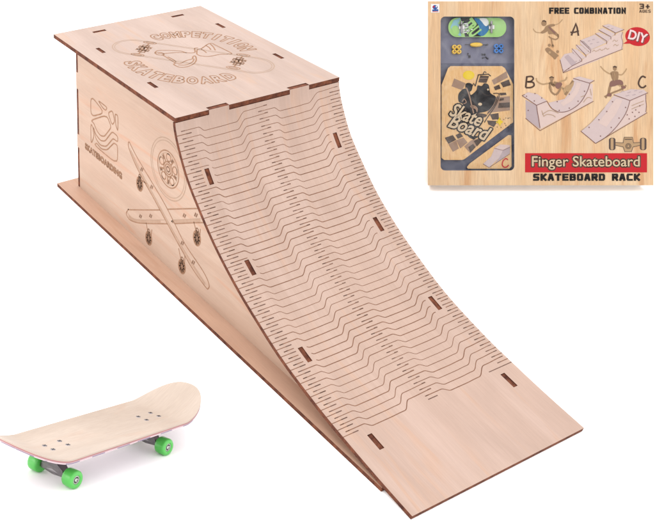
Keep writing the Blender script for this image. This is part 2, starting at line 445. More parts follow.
def ring_text(txt, c, r0, r1, ang0, ang1, outward_top, m):
    n = len(txt)
    for i, ch in enumerate(txt):
        vs_, fs_, ed, (x0, y0, x1, y1) = text_mesh(ch, .055)
        th = math.radians(ang0+(ang1-ang0)*(i+.5)/n); wid = abs(math.radians(ang1-ang0))/n*.84
        if ch == 'I': wid *= .45
        def place(px, py):
            u = (px-x0)/(x1-x0)-.5; v = (py-y0)/(y1-y0)
            if outward_top: a = th-u*wid; r = r0+v*(r1-r0)
            else: a = th+u*wid; r = r1-v*(r1-r0)
            return (c[0]+r*math.cos(a), c[1]+r*math.sin(a))
        for a, b in ed: eng([place(*vs_[a]), place(*vs_[b])], .05, m)
ring_text('COMPETITION', (8.6, 6.4), 3.72, 4.95, 187, 75, True, M_ENG)
ring_text('SKATEBOARD', (8.6, 6.4), 3.65, 4.85, 252, 369, False, M_ENG)
mb.build('deck_panel', ramp_root)

# --- side walls
def wall_poly():
    x0 = 1.26
    pts = [(x0, T), (x0, 3.8), (x0-.33, 3.8), (x0-.33, 4.95), (x0, 4.95), (x0, 8.75), (x0-.33, 8.75), (x0-.33, 10.1), (x0, 10.1), (x0, H-T)]
    for a, b in ((4.02, 5.05), (11.05, 12.08)): pts += [(a+.01, H-T), (a+.01, H-.05), (b-.01, H-.05), (b-.01, H-T)]
    s = .30; seq = []
    tabs = [(q-SL_L+.02, q+SL_L-.02) for q in SLOTS_S]
    ss = [.30+.25*k for k in range(int((SLEN-.3)/.25))]
    for a, b in tabs: ss += [a-1e-3, a, b, b+1e-3]
    ss = sorted(ss)
    for s in ss:
        p, n = prof(s); inside = any(a-1e-5 <= s <= b+1e-5 for a, b in tabs)
        q = p-n*(.05 if inside else .285)
        if q.y < T+.02: break
        pts.append((q.x, q.y))
    pts.append((pts[-1][0]+.4, T)); return pts
WP = wall_poly()
def wall_near(x, z, d): return rl(x, WN-d, z)
for y0 in (WN, WF):
    mb = MB()
    def wm(x, z, d, y0=y0): return rl(x, y0-d, z)
    mb.prism(WP, wm, M_WALL, M_EDGE, .30)
    if y0 == WN:
        E = lambda pts, w=.05, m=None, closed=False: eng(pts, w*1.1, m, closed, wall_near)
        # emblem of cut shapes
        def chaikin(P, n=2):
            for _ in range(n):
                Q = []
                for i in range(len(P)):
                    p, q = Vector(P[i]), Vector(P[(i+1) % len(P)]); Q += [tuple(p.lerp(q, .18)), tuple(p.lerp(q, .82))]
                P = Q
            return P
        for pl in ([(3.25, 9.05), (5.35, 8.45), (3.22, 7.3)],
                   [(4.35, 9.08), (5.75, 9.05), (5.5, 8.72), (5.05, 8.75)],
                   [(3.22, 7.0), (5.65, 8.42), (6.35, 7.75), (5.8, 7.1), (5.3, 6.55), (4.7, 6.35), (4.1, 6.55), (3.7, 6.95)],
                   [(5.85, 8.68), (6.5, 9.12), (6.85, 8.4), (6.45, 7.95)],
                   [(6.85, 9.0), (7.3, 9.05), (7.3, 7.8), (7.0, 8.15)],
                   [(3.2, 6.7), (3.5, 6.6), (3.7, 5.9), (3.35, 5.2), (3.2, 5.2)],
                   [(3.6, 6.65), (3.95, 6.15), (4.7, 5.95), (5.4, 6.2), (6.0, 6.9), (6.5, 7.45), (7.28, 7.4), (7.28, 6.95), (6.6, 6.95), (6.2, 6.5), (5.6, 5.85), (4.7, 5.55), (3.95, 5.8)],
                   [(3.75, 5.15), (4.1, 5.5), (4.8, 5.3), (5.7, 5.6), (6.4, 6.3), (6.75, 6.65), (7.28, 6.65), (7.25, 5.12)]):
            E(chaikin(pl), .055, M_ENG, True)
        vs_, fs_, ed, (x0, y0_, x1, y1) = text_mesh('SKATEBOARDING', .02, spacing=1.05)
        for a, b in ed:
            q = [(2.25+(vs_[k][0]-x0)/(x1-x0)*5.65, 4.2+(vs_[k][1]-y0_)/(y1-y0_)*.5) for k in (a, b)]
            if (Vector(q[0])-Vector(q[1])).length > 1e-5: E(q, .06, M_ENG)
        # big wheel
        C0 = (14.0, 7.87)
        for r, w, m in ((2.18, .05, M_ENGL), (1.98, .04, M_ENGL), (1.3, .045, M_ENG), (1.12, .04, M_ENGL), (.52, .05, M_ENG), (.36, .05, M_ENG), (.18, .06, M_ENGD)): E(circ(C0, r, 48), w, m, True)
        for k in range(5):
            a = 90+72*k; cc = (C0[0]+.86*math.cos(math.radians(a)), C0[1]+.86*math.sin(math.radians(a)))
            E(circ(cc, .27, 14, rot=a), .045, M_ENG, True)
            a += 36; E([(C0[0]+r*math.cos(math.radians(a)), C0[1]+r*math.sin(math.radians(a))) for r in (.55, 1.1)], .07, M_ENG)
            E([(C0[0]+r*math.cos(math.radians(a+8)), C0[1]+r*math.sin(math.radians(a+8))) for r in (.75, 1.05)], .09, M_ENGD)
        # crossed boards, drawn side on
        front = smooth([(8.78, 7.52), (8.95, 7.66), (9.15, 7.5), (10.28, 6.8), (13.4, 5.25), (14.91, 4.3), (16.41, 3.3), (18.6, 2.45), (19.37, 1.84), (19.3, 1.45), (19.0, 1.4), (17.45, 1.9), (15.72, 2.8), (14.08, 3.76), (12.4, 4.75), (10.18, 6.0), (8.95, 7.05)], True, 4)
        mb.ribbon(smooth([(9.1, 7.05), (10.35, 6.1), (12.5, 4.85), (15.8, 2.95), (18.9, 1.58)]), .26, wall_near, M_TINT, d=.0012)
        E(front, .05, M_ENG, True); E(smooth([(9.0, 7.2), (10.4, 6.2), (12.6, 4.9), (15.9, 3.0), (19.0, 1.6)]), .035, M_ENGL)
        def hidden(p):                       # behind the front board?
            n = len(front); c_ = False
            for i in range(n):
                a, b = front[i], front[(i+1) % n]
                if (a[1] > p[1]) != (b[1] > p[1]) and p[0] < (b[0]-a[0])*(p[1]-a[1])/(b[1]-a[1])+a[0]: c_ = not c_
            return c_
        def clip(pts, w, m):
            cur = []
            for p in pts:
                x, z = p; lim = any(False for _ in ())
                inside = x < 36 and z < H
                # stop before the curved edge
                i = min(range(0, len(PD), 4), key=lambda k_: abs(PD[k_].y-z)); ok = x < PD[i].x-.45
                if hidden(p) or not ok:
                    if len(cur) > 1: E(cur, w, m)
                    cur = []
                else: cur.append(p)
            if len(cur) > 1: E(cur, w, m)
        for P_ in (smooth([(8.95, 1.62), (9.5, 1.6), (10.67, 2.05), (13.3, 3.45)]), smooth([(14.75, 4.25), (15.14, 4.4), (18.01, 6.0)])): mb.ribbon(P_, .26, wall_near, M_TINT, d=.0010)
        clip(smooth([(8.75, 1.95), (8.9, 2.15), (9.3, 2.33), (13.06, 4.25), (14.14, 4.86), (18.1, 6.95), (19.5, 7.6)], False, 24), .045, M_ENG)
        clip(smooth([(8.75, 1.95), (8.6, 1.65), (8.8, 1.45), (9.31, 1.42), (10.67, 1.92), (13.84, 3.55), (15.14, 4.25), (18.01, 5.85), (19.8, 6.7)], False, 24), .045, M_ENG)
        clip(smooth([(8.7, 1.8), (9.5, 1.75), (10.67, 2.2), (13.84, 3.85), (15.14, 4.55), (18.01, 6.15)], False, 24), .03, M_ENGL)
        def wheel_eng(c, rx, ry, rot):
            for f_, w, m in ((1, .05, M_ENG), (.84, .05, M_ENG), (.6, .11, M_ENGD), (.3, .13, M_ENGD)): E(circ(c, ry*f_, 20, rx*f_, rot), w, m, True)
            for k in range(9): t = k*.698+.2; E([(c[0]+rx*f1*math.cos(t+f1*.5), c[1]+ry*f1*math.sin(t+f1*.5)) for f1 in (.35, .86)], .05, M_ENGD)
        for c, st in (((11.8, 1.25), (11.75, 2.1)), ((17.72, 4.5), (17.6, 5.3)), ((16.15, 1.35), (16.0, 2.3)), ((10.42, 5.02), (10.9, 5.4))):
            wheel_eng(c, .42, .56, -8)
            E([(st[0]-.35, st[1]+.25), (c[0]-.15, c[1]+.5)], .05); E([(st[0]+.45, st[1]+.1), (c[0]+.3, c[1]+.42)], .05)
            E(circ((c[0], c[1]+.62), .14, 8), .05, M_ENGD, True)
        for c in ((10.58, 2.45), (11.95, 3.2), (16.12, 5.4), (17.43, 6.13), (16.04, 3.2), (17.43, 2.45), (10.64, 6.3), (11.99, 5.55)):
            E([(c[0]-.12, c[1]-.16), (c[0]+.02, c[1]+.16)], .07, M_ENGD); E([(c[0]+.06, c[1]-.14), (c[0]+.2, c[1]+.18)], .06, M_ENGD)
    mb.build('side_wall', ramp_root)
# --- back wall, with gaps for the tabs
mb = MB()
bz = merge([T, 3.78, 4.97, 8.73, 10.12, H-T, H-.05]); by = merge([WN+.004, WN+.31, WF-.01, WF+.296, 2.72, 3.76, 9.62, 10.66])
def bsolid(y, z):
    if z > H-T: return 2.72 < y < 3.76 or 9.62 < y < 10.66
    if (y < WN+.31 or y > WF-.01) and (3.78 < z < 4.97 or 8.73 < z < 10.12): return False
    return True
grid_panel(mb, by, bz, bsolid, lambda y, z, d: rl(.965-d, y, z), .285, M_WALL, M_EDGE)
mb.build('back_wall', ramp_root)
# --- base plate
mb = MB()
mb.prism([(-.23, 0), (37.35, 0), (37.35, WY), (-.23, WY)], lambda x, y, d: rl(x, y, T-.005+d), M_BASE, M_EDGE, T-.01)
mb.build('base_plate', ramp_root)

# ------------------------------------------------------------------ the fingerboard
M_MAPLE = wood('maple_veneer', (.585, .475, .395, 1), (.63, .52, .44, 1), (.60, .45, .36, 1), 0, .5, 21.0, fine=.08, rough=.5, gs=1.0, pores=.22)
M_RED = plain('red_ply', lin(172, 100, 104), .6, noise=.3, nscale=1.2)
M_LOW = plain('pale_ply', lin(190, 158, 160), .6, noise=.25, nscale=1.5)
M_GREEN = plain('green_urethane', (.09, .60, .085), .32, noise=.02, coat=.2)
M_GUN = plain('gunmetal', (.19, .18, .185), .36, .9, noise=.25, nscale=4)
M_DARKM = plain('dark_metal', (.05, .047, .05), .45, .6, noise=.2)
M_STEEL = plain('steel', (.45, .44, .43), .3, 1.0, noise=.1)
M_SCREW = plain('screw_head', (.30, .28, .30), .4, .7, noise=.3, nscale=9)
def under_graphic():
    m, nt, b = newmat('underside_print'); N = nt.nodes; L = nt.links
    tc = N.new('ShaderNodeTexCoord'); ck = N.new('ShaderNodeTexChecker'); ck.inputs['Scale'].default_value = 1.15
    ck.inputs['Color1'].default_value = lin(120, 104, 128); ck.inputs['Color2'].default_value = lin(188, 166, 172)
    ns = N.new('ShaderNodeTexNoise'); ns.inputs['Scale'].default_value = 1.3
    ad = N.new('ShaderNodeVectorMath'); ad.operation = 'MULTIPLY_ADD'; ad.inputs[1].default_value = (.8, .8, .8)
    L.new(tc.outputs['Object'], ns.inputs['Vector']); L.new(ns.outputs['Color'], ad.inputs[0]); L.new(tc.outputs['Object'], ad.inputs[2])
    L.new(ad.outputs[0], ck.inputs['Vector']); L.new(ck.outputs[0], b.inputs['Base Color']); b.inputs['Roughness'].default_value = .4
    return m
M_UNDER = under_graphic()
BM = Matrix.Translation(BO) @ BR.to_4x4()
board = empty('fingerboard', mat=BM)
tag(board, 'toy skateboard with pale maple deck and bright green wheels on the white ground', 'fingerboard')
L1, L2, KN, KT, DW, EN, K0, XS, HB = 4.60, 4.7238, .66, .86, 2.7781, 2.2654, 2.95, 2.7492, 1.3303
def halfw(X):
    L_ = L1 if X < 0 else L2; e = (abs(X)-XS)/(L_-XS)
    if e <= 0: return DW/2
    return DW/2*max(0, 1-min(1, e)**EN)**(1/EN)
def dz(X, Y):
    e = max(0, (-X-K0)/(L1-K0)) if X < 0 else max(0, (X-K0)/(L2-K0))
    z = (KN if X < 0 else KT)*(min(e, 1.02)**1.5)
    return z+.10*(abs(Y)/(DW/2))**2.4*(1-.6*min(1, e))-.03
def deck_mesh():
    mb = MB(); NX, NY = 96, 18; xs = []
    for k in range(NX+1):
        t = -math.cos(math.pi*k/NX)                 # denser at the ends
        xs.append(t*(L1 if t < 0 else L2)*1.0)
    def pt(i, j, d):
        X = xs[i]; w = halfw(X); Y = -w+2*w*j/NY
        return Vector((X, Y, HB+dz(X, Y)-d))*BK, (X*.9, Y*.9)
    layers = [0, .05, .08, .115, .15]
    top = [[pt(i, j, 0) for j in range(NY+1)] for i in range(NX+1)]
    vs_ = [q[0] for r in top for q in r]; uv = [(q[1][0]*3, q[1][1]*1.6) for r in top for q in r]
    fs_ = [(i*(NY+1)+j, (i+1)*(NY+1)+j, (i+1)*(NY+1)+j+1, i*(NY+1)+j+1) for i in range(NX) for j in range(NY)]
    mb.mesh(vs_, fs_, M_MAPLE, True, uv)
    vb = [pt(i, j, layers[-1])[0] for i in range(NX+1) for j in range(NY+1)]
    mb.mesh(vb, [tuple(reversed(f)) for f in fs_], M_UNDER, True)
    for li, m in enumerate((M_MAPLE, M_RED, M_LOW, M_UNDER)):
        for j in (0, NY):
            r0 = [pt(i, j, layers[li])[0] for i in range(NX+1)]; r1 = [pt(i, j, layers[li+1])[0] for i in range(NX+1)]
            # the lowest ply is chamfered inwards
            n = NX+1
            f_ = [(i, i+1, n+i+1, n+i) if j else (i+1, i, n+i, n+i+1) for i in range(NX)]
            mb.mesh(r0+r1, f_, m, True)
    return mb
dk = deck_mesh().build('deck', board)
WB, AWD, SA, SB = 4.7822, 1.079, .3501, .2062
for sx in (-1, 1):
    for a, b in ((-1, 1), (1, 1), (1, -1), (-1, -1)):
        X = sx*WB/2+a*SA; Y = b*SB; mb = MB()
        z = HB+dz(X, Y)
        Mx = Matrix.Translation(Vector((X, Y, z-.01))*BK)
        mb.lathe([(.09*BK, 0), (.09*BK, .012*BK), (.075*BK, .02*BK), (.02*BK, .02*BK)], M_SCREW, Mx, 18)
        for r_ in (0, math.pi/2):
            R_ = Matrix.Rotation(r_+.5, 3, 'Z')
            mb.box(Vector((X, Y, z+.011))*BK, (.075*BK, .02*BK, .0035*BK), M_DARKM, R_)
        mb.build('screw', dk)
RW = .325; RZ = .42
for sx in (-1, 1):
    cx = sx*WB/2; mb = MB()
    # base plate and riser under the deck, then the hanger reaching down to the axle
    mb.box(Vector((cx, 0, HB-.25))*BK, Vector((.48, .32, .035))*BK, M_GUN)
    def sec(z, hx, hy, cxx): return [Vector((cxx+a*hx, b*hy, z))*BK for a, b in ((-1, -1), (1, -1), (1, 1), (-1, 1))]
    lv = [sec(HB-.28, .34, .2, cx), sec(HB-.45, .26, .16, cx-sx*.03), sec(.75, .2, .3, cx), sec(.58, .15, .52, cx), sec(.36, .12, .55, cx)]
    vs_ = [p for s_ in lv for p in s_]; fs_ = []
    for i in range(len(lv)-1):
        for k in range(4): fs_.append((i*4+k, i*4+(k+1) % 4, (i+1)*4+(k+1) % 4, (i+1)*4+k))
    fs_ += [(3, 2, 1, 0), tuple(len(lv)*4-4+k for k in range(4))]
    mb.mesh(vs_, fs_, M_GUN)
    mb.tube([Vector((cx, y, RZ))*BK for y in (-.66, -.3, 0, .3, .66)], [r*BK for r in (.10, .13, .16, .13, .10)], M_GUN, 14)
    # kingpin nut and pivot
    mb.tube([Vector((cx-sx*.28, 0, HB-.3))*BK, Vector((cx-sx*.34, 0, .62))*BK], .09*BK, M_DARKM, 10)
    mb.lathe([(.15*BK, 0), (.15*BK, .09*BK)], M_STEEL, Matrix.Translation(Vector((cx-sx*.33, 0, .64))*BK), 6, False)
    mb.lathe([(.17*BK, 0), (.19*BK, .06*BK), (.17*BK, .12*BK)], M_DARKM, Matrix.Translation(Vector((cx-sx*.3, 0, .78))*BK), 16)
    tk = mb.build('truck', board, .02)
    ax_ = MB(); ax_.tube([Vector((cx, -AWD-.02, RZ))*BK, Vector((cx, AWD+.02, RZ))*BK], .045*BK, M_STEEL, 10); ax_.build('axle', tk)
    for sy in (-1, 1):
        # wheel: axis along y, its outer face at |y| = AWD
        Mw = Matrix.Translation(Vector((cx, sy*AWD, RZ))*BK) @ Matrix.Rotation(sy*math.pi/2, 4, 'X') @ Matrix.Scale(BK, 4)
        w_ = MB()
        pf = [(.15, .03), (.16, .0), (.25, .0), (.295, .018), (.315, .05), (RW, .11), (RW, .35), (.315, .41), (.29, .44), (.2, .46), (.1, .46)]
        w_.lathe(pf, M_GREEN, Mw, 48); wh = w_.build('wheel', board)
        b_ = MB(); b_.lathe([(.152, .06), (.152, .025), (.12, .018), (.11, .03), (.07, .03), (.07, -.005), (.055, -.02), (.0, -.02)][::1], M_STEEL, Mw, 24)
        b_.lathe([(.112, .028), (.112, .024), (.075, .024), (.075, .028)], M_DARKM, Mw, 24)
        b_.build('bearing', wh)

# ------------------------------------------------------------------ the retail box, leaning back on the sheet
BXM = Matrix(((RIGHT.x, FWD.x, UP.x, BXO.x), (RIGHT.y, FWD.y, UP.y, BXO.y), (RIGHT.z, FWD.z, UP.z, BXO.z), (0, 0, 0, 1)))
bx = empty('retail_box', mat=BXM)
tag(bx, 'wood print cardboard toy box with clear window, red banner and ramp pictures', 'toy box')
def L2D(px, py): return ((px-540.75)*PXC, (185.3-py)*PXC)
def bp(px, py, y=0.0):
    if .15 < y < .9: px += 4.7*y; py -= 1.8*y          # the tray sits a touch off centre behind its window
    a = L2D(px, py); return Vector((a[0], y, a[1]))
def fr(y): return lambda px, py, d: bp(px, py, y-d)          # drawing in print units, d = height over that face
def dim(c, k=.62): return (c[0]*k, c[1]*k, c[2]*k, 1)
M_PRINT = wood('wood_print', dim(lin(243, 200, 152), .68), dim(lin(249, 214, 172), .68), dim(lin(228, 174, 122), .68), 1, .9, 2.3, fine=.16, rough=.4, gs=1.0, pores=.45)
for n_ in M_PRINT.node_tree.nodes:
    if n_.type == 'VECT_MATH' and n_.operation == 'SCALE': pass
def ink(name, rgb, rough=.55, k=.64): return plain(name, dim(lin(*rgb), k), rough, noise=.04, nscale=2, spec=.2)
I_BLACK = ink('ink_black', (28, 20, 16)); I_RED = ink('ink_red', (214, 24, 36), k=.66); I_BEIGE = ink('ink_beige', (225, 200, 165), k=.7); I_GREY = ink('ink_dark_beige', (112, 82, 66))
I_BROWN = ink('ink_brown', (90, 66, 52)); I_FADE = ink('ink_faded', (204, 168, 126)); I_FADE2 = ink('ink_faded_dark', (172, 137, 103)); I_HOLE = ink('ink_faded_brown', (150, 108, 98)); I_WHITE = ink('ink_white', (250, 248, 246), k=.72)
I_RAMP = ink('ink_ramp', (228, 206, 203), k=.66); I_RAMP2 = ink('ink_ramp_side', (238, 212, 203), k=.66); I_RAMP3 = ink('ink_ramp_dark', (202, 182, 184), k=.66); I_LINE = ink('ink_ramp_line', (140, 92, 86)); I_BLUE = ink('ink_blue', (40, 90, 170)); I_PINK = ink('ink_pale_pink', (250, 220, 220), k=.72)
I_STEEL = ink('ink_steel', (92, 76, 70))
def outset(px, py, k, c=(477, 93)): return (c[0]+(px-c[0])*k, c[1]+(py-c[1])*k)
def rrect(x0, y0, x1, y1, r, n=6):
    out = []
    for cx, cy, a0 in ((x1-r, y0+r, -90), (x1-r, y1-r, 0), (x0+r, y1-r, 90), (x0+r, y0+r, 180)):
        for k in range(n+1):
            t = math.radians(a0+90*k/n); out.append((cx+r*math.cos(t), cy+r*math.sin(t)))
    return out
BX0, BX1, BY0, BY1 = 428.0, 653.5, 1.2, 185.3
WIN = rrect(440.6, 16.5, 514.4, 170.5, 4.5)
# front card with its window hole
mb = MB()
outer = [(BX1, BY0), (BX1, BY1), (BX0, BY1), (BX0, BY0)]
poly = [[Vector((a, b, 0)) for a, b in outer], [Vector((a, b, 0)) for a, b in WIN]]
tri = tessellate_polygon(poly); allp = outer+WIN
UVP = lambda px, py: ((px-BX0)*PXC, (py)*PXC)
mb.mesh([bp(a, b, 0) for a, b in allp], [tuple(t) for t in tri], M_PRINT, uvs=[UVP(a, b) for a, b in allp])
M_CARD = plain('card_white', (.6, .58, .56), .7)
for ring, mm_ in ((outer, M_PRINT), (WIN, M_CARD)):
    for i in range(len(ring)):
        j = (i+1) % len(ring); mb.face([bp(*ring[i], 0), bp(*ring[j], 0), bp(*ring[j], .05), bp(*ring[i], .05)], mm_)
card = mb.build('front_card', bx)
# box body: side walls tapering a little to the back, back panel
mb = MB()
fr4 = [(BX0, BY1), (BX1, BY1), (BX1, BY0), (BX0, BY0)]
rr4 = [(BX0+5.6, BY1-1.4), (BX1-5.6, BY1-1.4), (BX1-5.6, BY0+4), (BX0+5.6, BY0+4)]
for i in range(4):
    j = (i+1) % 4
    mb.face([bp(*fr4[i], .05), bp(*fr4[j], .05), bp(*rr4[j], BOX_TH), bp(*rr4[i], BOX_TH)], M_PRINT)
mb.face([bp(*q, BOX_TH) for q in rr4], M_PRINT)
mb.build('box_body', bx)
# tray
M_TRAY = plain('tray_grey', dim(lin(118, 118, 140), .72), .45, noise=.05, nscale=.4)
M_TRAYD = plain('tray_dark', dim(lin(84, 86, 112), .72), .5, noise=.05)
TY = .62
mb = MB()
big = rrect(439, 15, 516, 172, 5)
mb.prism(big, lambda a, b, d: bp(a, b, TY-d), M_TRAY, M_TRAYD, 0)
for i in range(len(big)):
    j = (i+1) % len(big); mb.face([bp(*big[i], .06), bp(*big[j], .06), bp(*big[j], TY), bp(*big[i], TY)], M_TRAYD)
# darker lower half of the tray around the panel
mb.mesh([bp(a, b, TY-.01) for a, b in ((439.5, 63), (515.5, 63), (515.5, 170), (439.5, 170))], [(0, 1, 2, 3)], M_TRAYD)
mb.build('tray', bx)
# clear film
m, nt, b = newmat('clear_film'); N = nt.nodes; L = nt.links
N.remove(b); tr = N.new('ShaderNodeBsdfTransparent'); tr.inputs[0].default_value = (.96, .96, .965, 1); gl = N.new('ShaderNodeBsdfGlossy'); gl.inputs['Roughness'].default_value = .12
mxs = N.new('ShaderNodeMixShader'); nz = N.new('ShaderNodeTexNoise'); nz.inputs['Scale'].default_value = .7; nz.inputs['Distortion'].default_value = 1.5
tcn = N.new('ShaderNodeTexCoord'); L.new(tcn.outputs['Object'], nz.inputs['Vector'])
mrn = N.new('ShaderNodeMapRange'); mrn.inputs[1].default_value = .35; mrn.inputs[2].default_value = .75; mrn.inputs[3].default_value = .004; mrn.inputs[4].default_value = .06
L.new(nz.outputs['Fac'], mrn.inputs[0]); L.new(mrn.outputs[0], mxs.inputs[0])
bpn = N.new('ShaderNodeBump'); bpn.inputs['Strength'].default_value = .8; bpn.inputs['Distance'].default_value = .15; L.new(nz.outputs['Fac'], bpn.inputs['Height']); L.new(bpn.outputs[0], gl.inputs['Normal'])
L.new(tr.outputs[0], mxs.inputs[1]); L.new(gl.outputs[0], mxs.inputs[2]); L.new(mxs.outputs[0], N['Material Output'].inputs[0])
M_FILM = m
mb = MB(); mb.prism(rrect(439.6, 15.5, 515.4, 171.5, 5), lambda a, b, d: bp(a, b, .045-d), M_FILM, M_FILM, 0); mb.build('window_film', bx)

# ---- print helpers: everything printed sits in layers a hair above its card
def stroke(mb, pts, w, m, lay, base=0.0, closed=False, sm_=True):
    if sm_ and len(pts) > 2: pts = smooth(pts, closed, 4)
    mb.ribbon(pts, w, fr(base), m, d=.006*lay, closed=closed)
def fill(mb, pts, m, lay, base=0.0):
    mb.prism(pts, fr(base), m, m, 0, d0=.006*lay)
def dots(mb, pts, r, m, lay, base=0.0):
    for p in pts: fill(mb, circ(p, r, 8), m, lay, base)
def X(o, s, pts): return [(o[0]+a/s, o[1]+b/s) for a, b in pts]
def text(mb, txt, x0, x1, y0, y1, m, lay, off=.0, rot=0, base=0.0, spacing=1.0, shear=0, fit=None, word=1.0):
    vs_, fs_, ed, bb = text_mesh(txt, off, shear, spacing, word)
    if fit is None: fit = bb
    cx, cy = (x0+x1)/2, (y0+y1)/2; R_ = math.radians(rot); out = []
    for a, b in vs_:
        u = (a-fit[0])/(fit[2]-fit[0]); v = (b-fit[1])/(fit[3]-fit[1])
        px = x0+(x1-x0)*u-cx; py = y1-(y1-y0)*v-cy
        out.append(bp(cx+px*math.cos(R_)-py*math.sin(R_), cy+px*math.sin(R_)+py*math.cos(R_), base-.006*lay))
    mb.mesh(out, fs_, m); return bb
GL = {'F': [[(0, 0), (0, 1), (1, 1)], [(0, .5), (.85, .5)]], 'E': [[(1, 0), (0, 0), (0, 1), (1, 1)], [(0, .5), (.9, .5)]],
      'R': [[(0, 0), (0, 1), (.9, 1), (1, .9), (1, .6), (.9, .48), (0, .48)], [(.5, .48), (1, 0)]],
      'C': [[(1, 1), (.14, 1), (0, .86), (0, .14), (.14, 0), (1, 0)]],
      'O': [[(.12, 0), (0, .12), (0, .88), (.12, 1), (.88, 1), (1, .88), (1, .12), (.88, 0), (.12, 0)]],
      'M': [[(0, 0), (0, 1), (.5, .3), (1, 1), (1, 0)]], 'N': [[(0, 0), (0, 1), (1, 0), (1, 1)]], 'I': [[(.5, 0), (.5, 1)]],
      'B': [[(0, 0), (0, 1), (.85, 1), (.95, .9), (.95, .62), (.85, .52), (0, .52)], [(.85, .52), (1, .4), (1, .12), (.88, 0), (0, 0)]],
      'A': [[(0, 0), (.36, 1), (.64, 1), (1, 0)], [(.15, .27), (.85, .27)]], 'T': [[(0, 1), (1, 1)], [(.5, 1), (.5, 0)]],
      'S': [[(1, 1), (.12, 1), (0, .9), (0, .6), (.12, .5), (.88, .5), (1, .4), (1, .1), (.88, 0), (0, 0)]],
      'K': [[(0, 0), (0, 1)], [(1, 1), (.25, .5), (1, 0)]], 'D': [[(0, 0), (0, 1), (.8, 1), (1, .82), (1, .18), (.8, 0), (0, 0)]],
      'G': [[(1, .75), (1, .88), (.88, 1), (.12, 1), (0, .88), (0, .12), (.12, 0), (.88, 0), (1, .12), (1, .48), (.55, .48)]],
      '3': [[(0, 1), (.9, 1), (1, .9), (1, .6), (.88, .5), (.3, .5)], [(.88, .5), (1, .4), (1, .1), (.88, 0), (0, 0)]], '+': [[(.1, .42), (.9, .42)], [(.5, .05), (.5, .8)]]}
def block(mb, txt, x0, x1, y0, y1, w, m, lay, gap=.42, space=.75):
    n = sum(.45 if c == 'I' else (space if c == ' ' else 1) for c in txt)+gap*(len(txt)-1)
    cw = (x1-x0)/n; x = x0
    for c in txt:
        ww = cw*(.45 if c == 'I' else (space if c == ' ' else 1))
        for st in GL.get(c, []):
            cl = len(st) > 2 and st[0] == st[-1]
            P = [(x+w/2+(ww-w)*a, y1-w/2-(y1-y0-w)*b) for a, b in (st[:-1] if cl else st)]
            if not cl:       # square ends
                for e, f_ in ((0, 1), (-1, -2)):
                    d = (Vector(P[e])-Vector(P[f_])).normalized()*w*.5; P[e] = (P[e][0]+d.x, P[e][1]+d.y)
            mb.ribbon(P, w, fr(0.0), m, d=.006*lay, closed=cl)
            mb.ribbon([(q[0]+w*.3, q[1]) for q in P], w, fr(0.0), m, d=.006*(lay+.5), closed=cl)
        x += ww+gap*cw
def otext(mb, txt, x0, x1, y0, y1, w, m, lay, rot=0, base=0.0, shear=0, spacing=1.0, off=0.0):
    vs_, fs_, ed, fit = text_mesh(txt, off, shear, spacing); cx, cy = (x0+x1)/2, (y0+y1)/2; R_ = math.radians(rot)
    def P(k):
        px = x0+(x1-x0)*(vs_[k][0]-fit[0])/(fit[2]-fit[0])-cx; py = y1-(y1-y0)*(vs_[k][1]-fit[1])/(fit[3]-fit[1])-cy
        return Vector((cx+px*math.cos(R_)-py*math.sin(R_), cy+px*math.sin(R_)+py*math.cos(R_)))
    for a, b in ed:
        a, b = P(a), P(b)
        if (b-a).length < 1e-4: continue
        d = (b-a).normalized()*w*.3
        mb.ribbon([a-d, b+d], w, fr(base), m, d=.006*lay)
# lettering
for tx, a, b, c, d, mt_, of, sp in (('FREE COMBINATION', 549, 625.5, 7.6, 13.8, I_BLACK, 1.5, .24), ('3+', 639.5, 649.5, 3.6, 9.0, I_BROWN, 1.25, .4),
                                ('AGES', 639.3, 650.5, 9.8, 12.7, I_BROWN, .5, .3), ('SKATEBOARD RACK', 533, 639.5, 173.6, 180.8, I_BLACK, 1.9, .25)):
    mb = MB(); block(mb, tx, a, b, c, d, of, mt_, 2, gap=sp); mb.build('lettering', bx)
mb = MB()   # hand drawn A B C
stroke(mb, X((525, 15), 8.67, [(402, 178), (415, 140), (440, 78), (452, 110), (463, 180)]), 1.7, I_BROWN, 2, sm_=False)
stroke(mb, X((525, 15), 8.67, [(393, 150), (425, 150), (466, 138)]), 1.5, I_BROWN, 3)
mb.build('picture_letter', bx); mb = MB()
stroke(mb, X((520, 70), 7.425, [(50, 50), (46, 90), (42, 130)]), 1.8, I_BROWN, 2)
stroke(mb, X((520, 70), 7.425, [(45, 52), (85, 48), (98, 65), (80, 84), (55, 88), (95, 92), (104, 115), (80, 130), (42, 131)]), 1.6, I_BROWN, 3)
mb.build('picture_letter', bx); mb = MB()
stroke(mb, X((575, 60), 6.11, [(432, 108), (412, 100), (395, 118), (388, 145), (400, 165), (418, 168), (434, 155)]), 1.7, I_BROWN, 2)
mb.build('picture_letter', bx)
# small emblem, top left
mb = MB()
fill(mb, [(430.8, 4), (439.3, 4), (439.3, 12.6), (430.8, 12.6)], I_WHITE, 2)
fill(mb, circ((435, 7.2), 2.2, 16, 2.6), I_BLUE, 3); fill(mb, circ((433.6, 6.8), .9, 12), I_RED, 4); fill(mb, [(432.2, 9.6), (438.2, 9.2), (438.4, 11), (432.2, 11.2)], I_BLUE, 3); fill(mb, circ((436.2, 6.6), 1.0, 12, .6), I_WHITE, 4); fill(mb, [(432.4, 11.3), (438.2, 11.3), (438.2, 11.9), (432.4, 11.9)], I_RED, 3)
mb.build('emblem', bx)
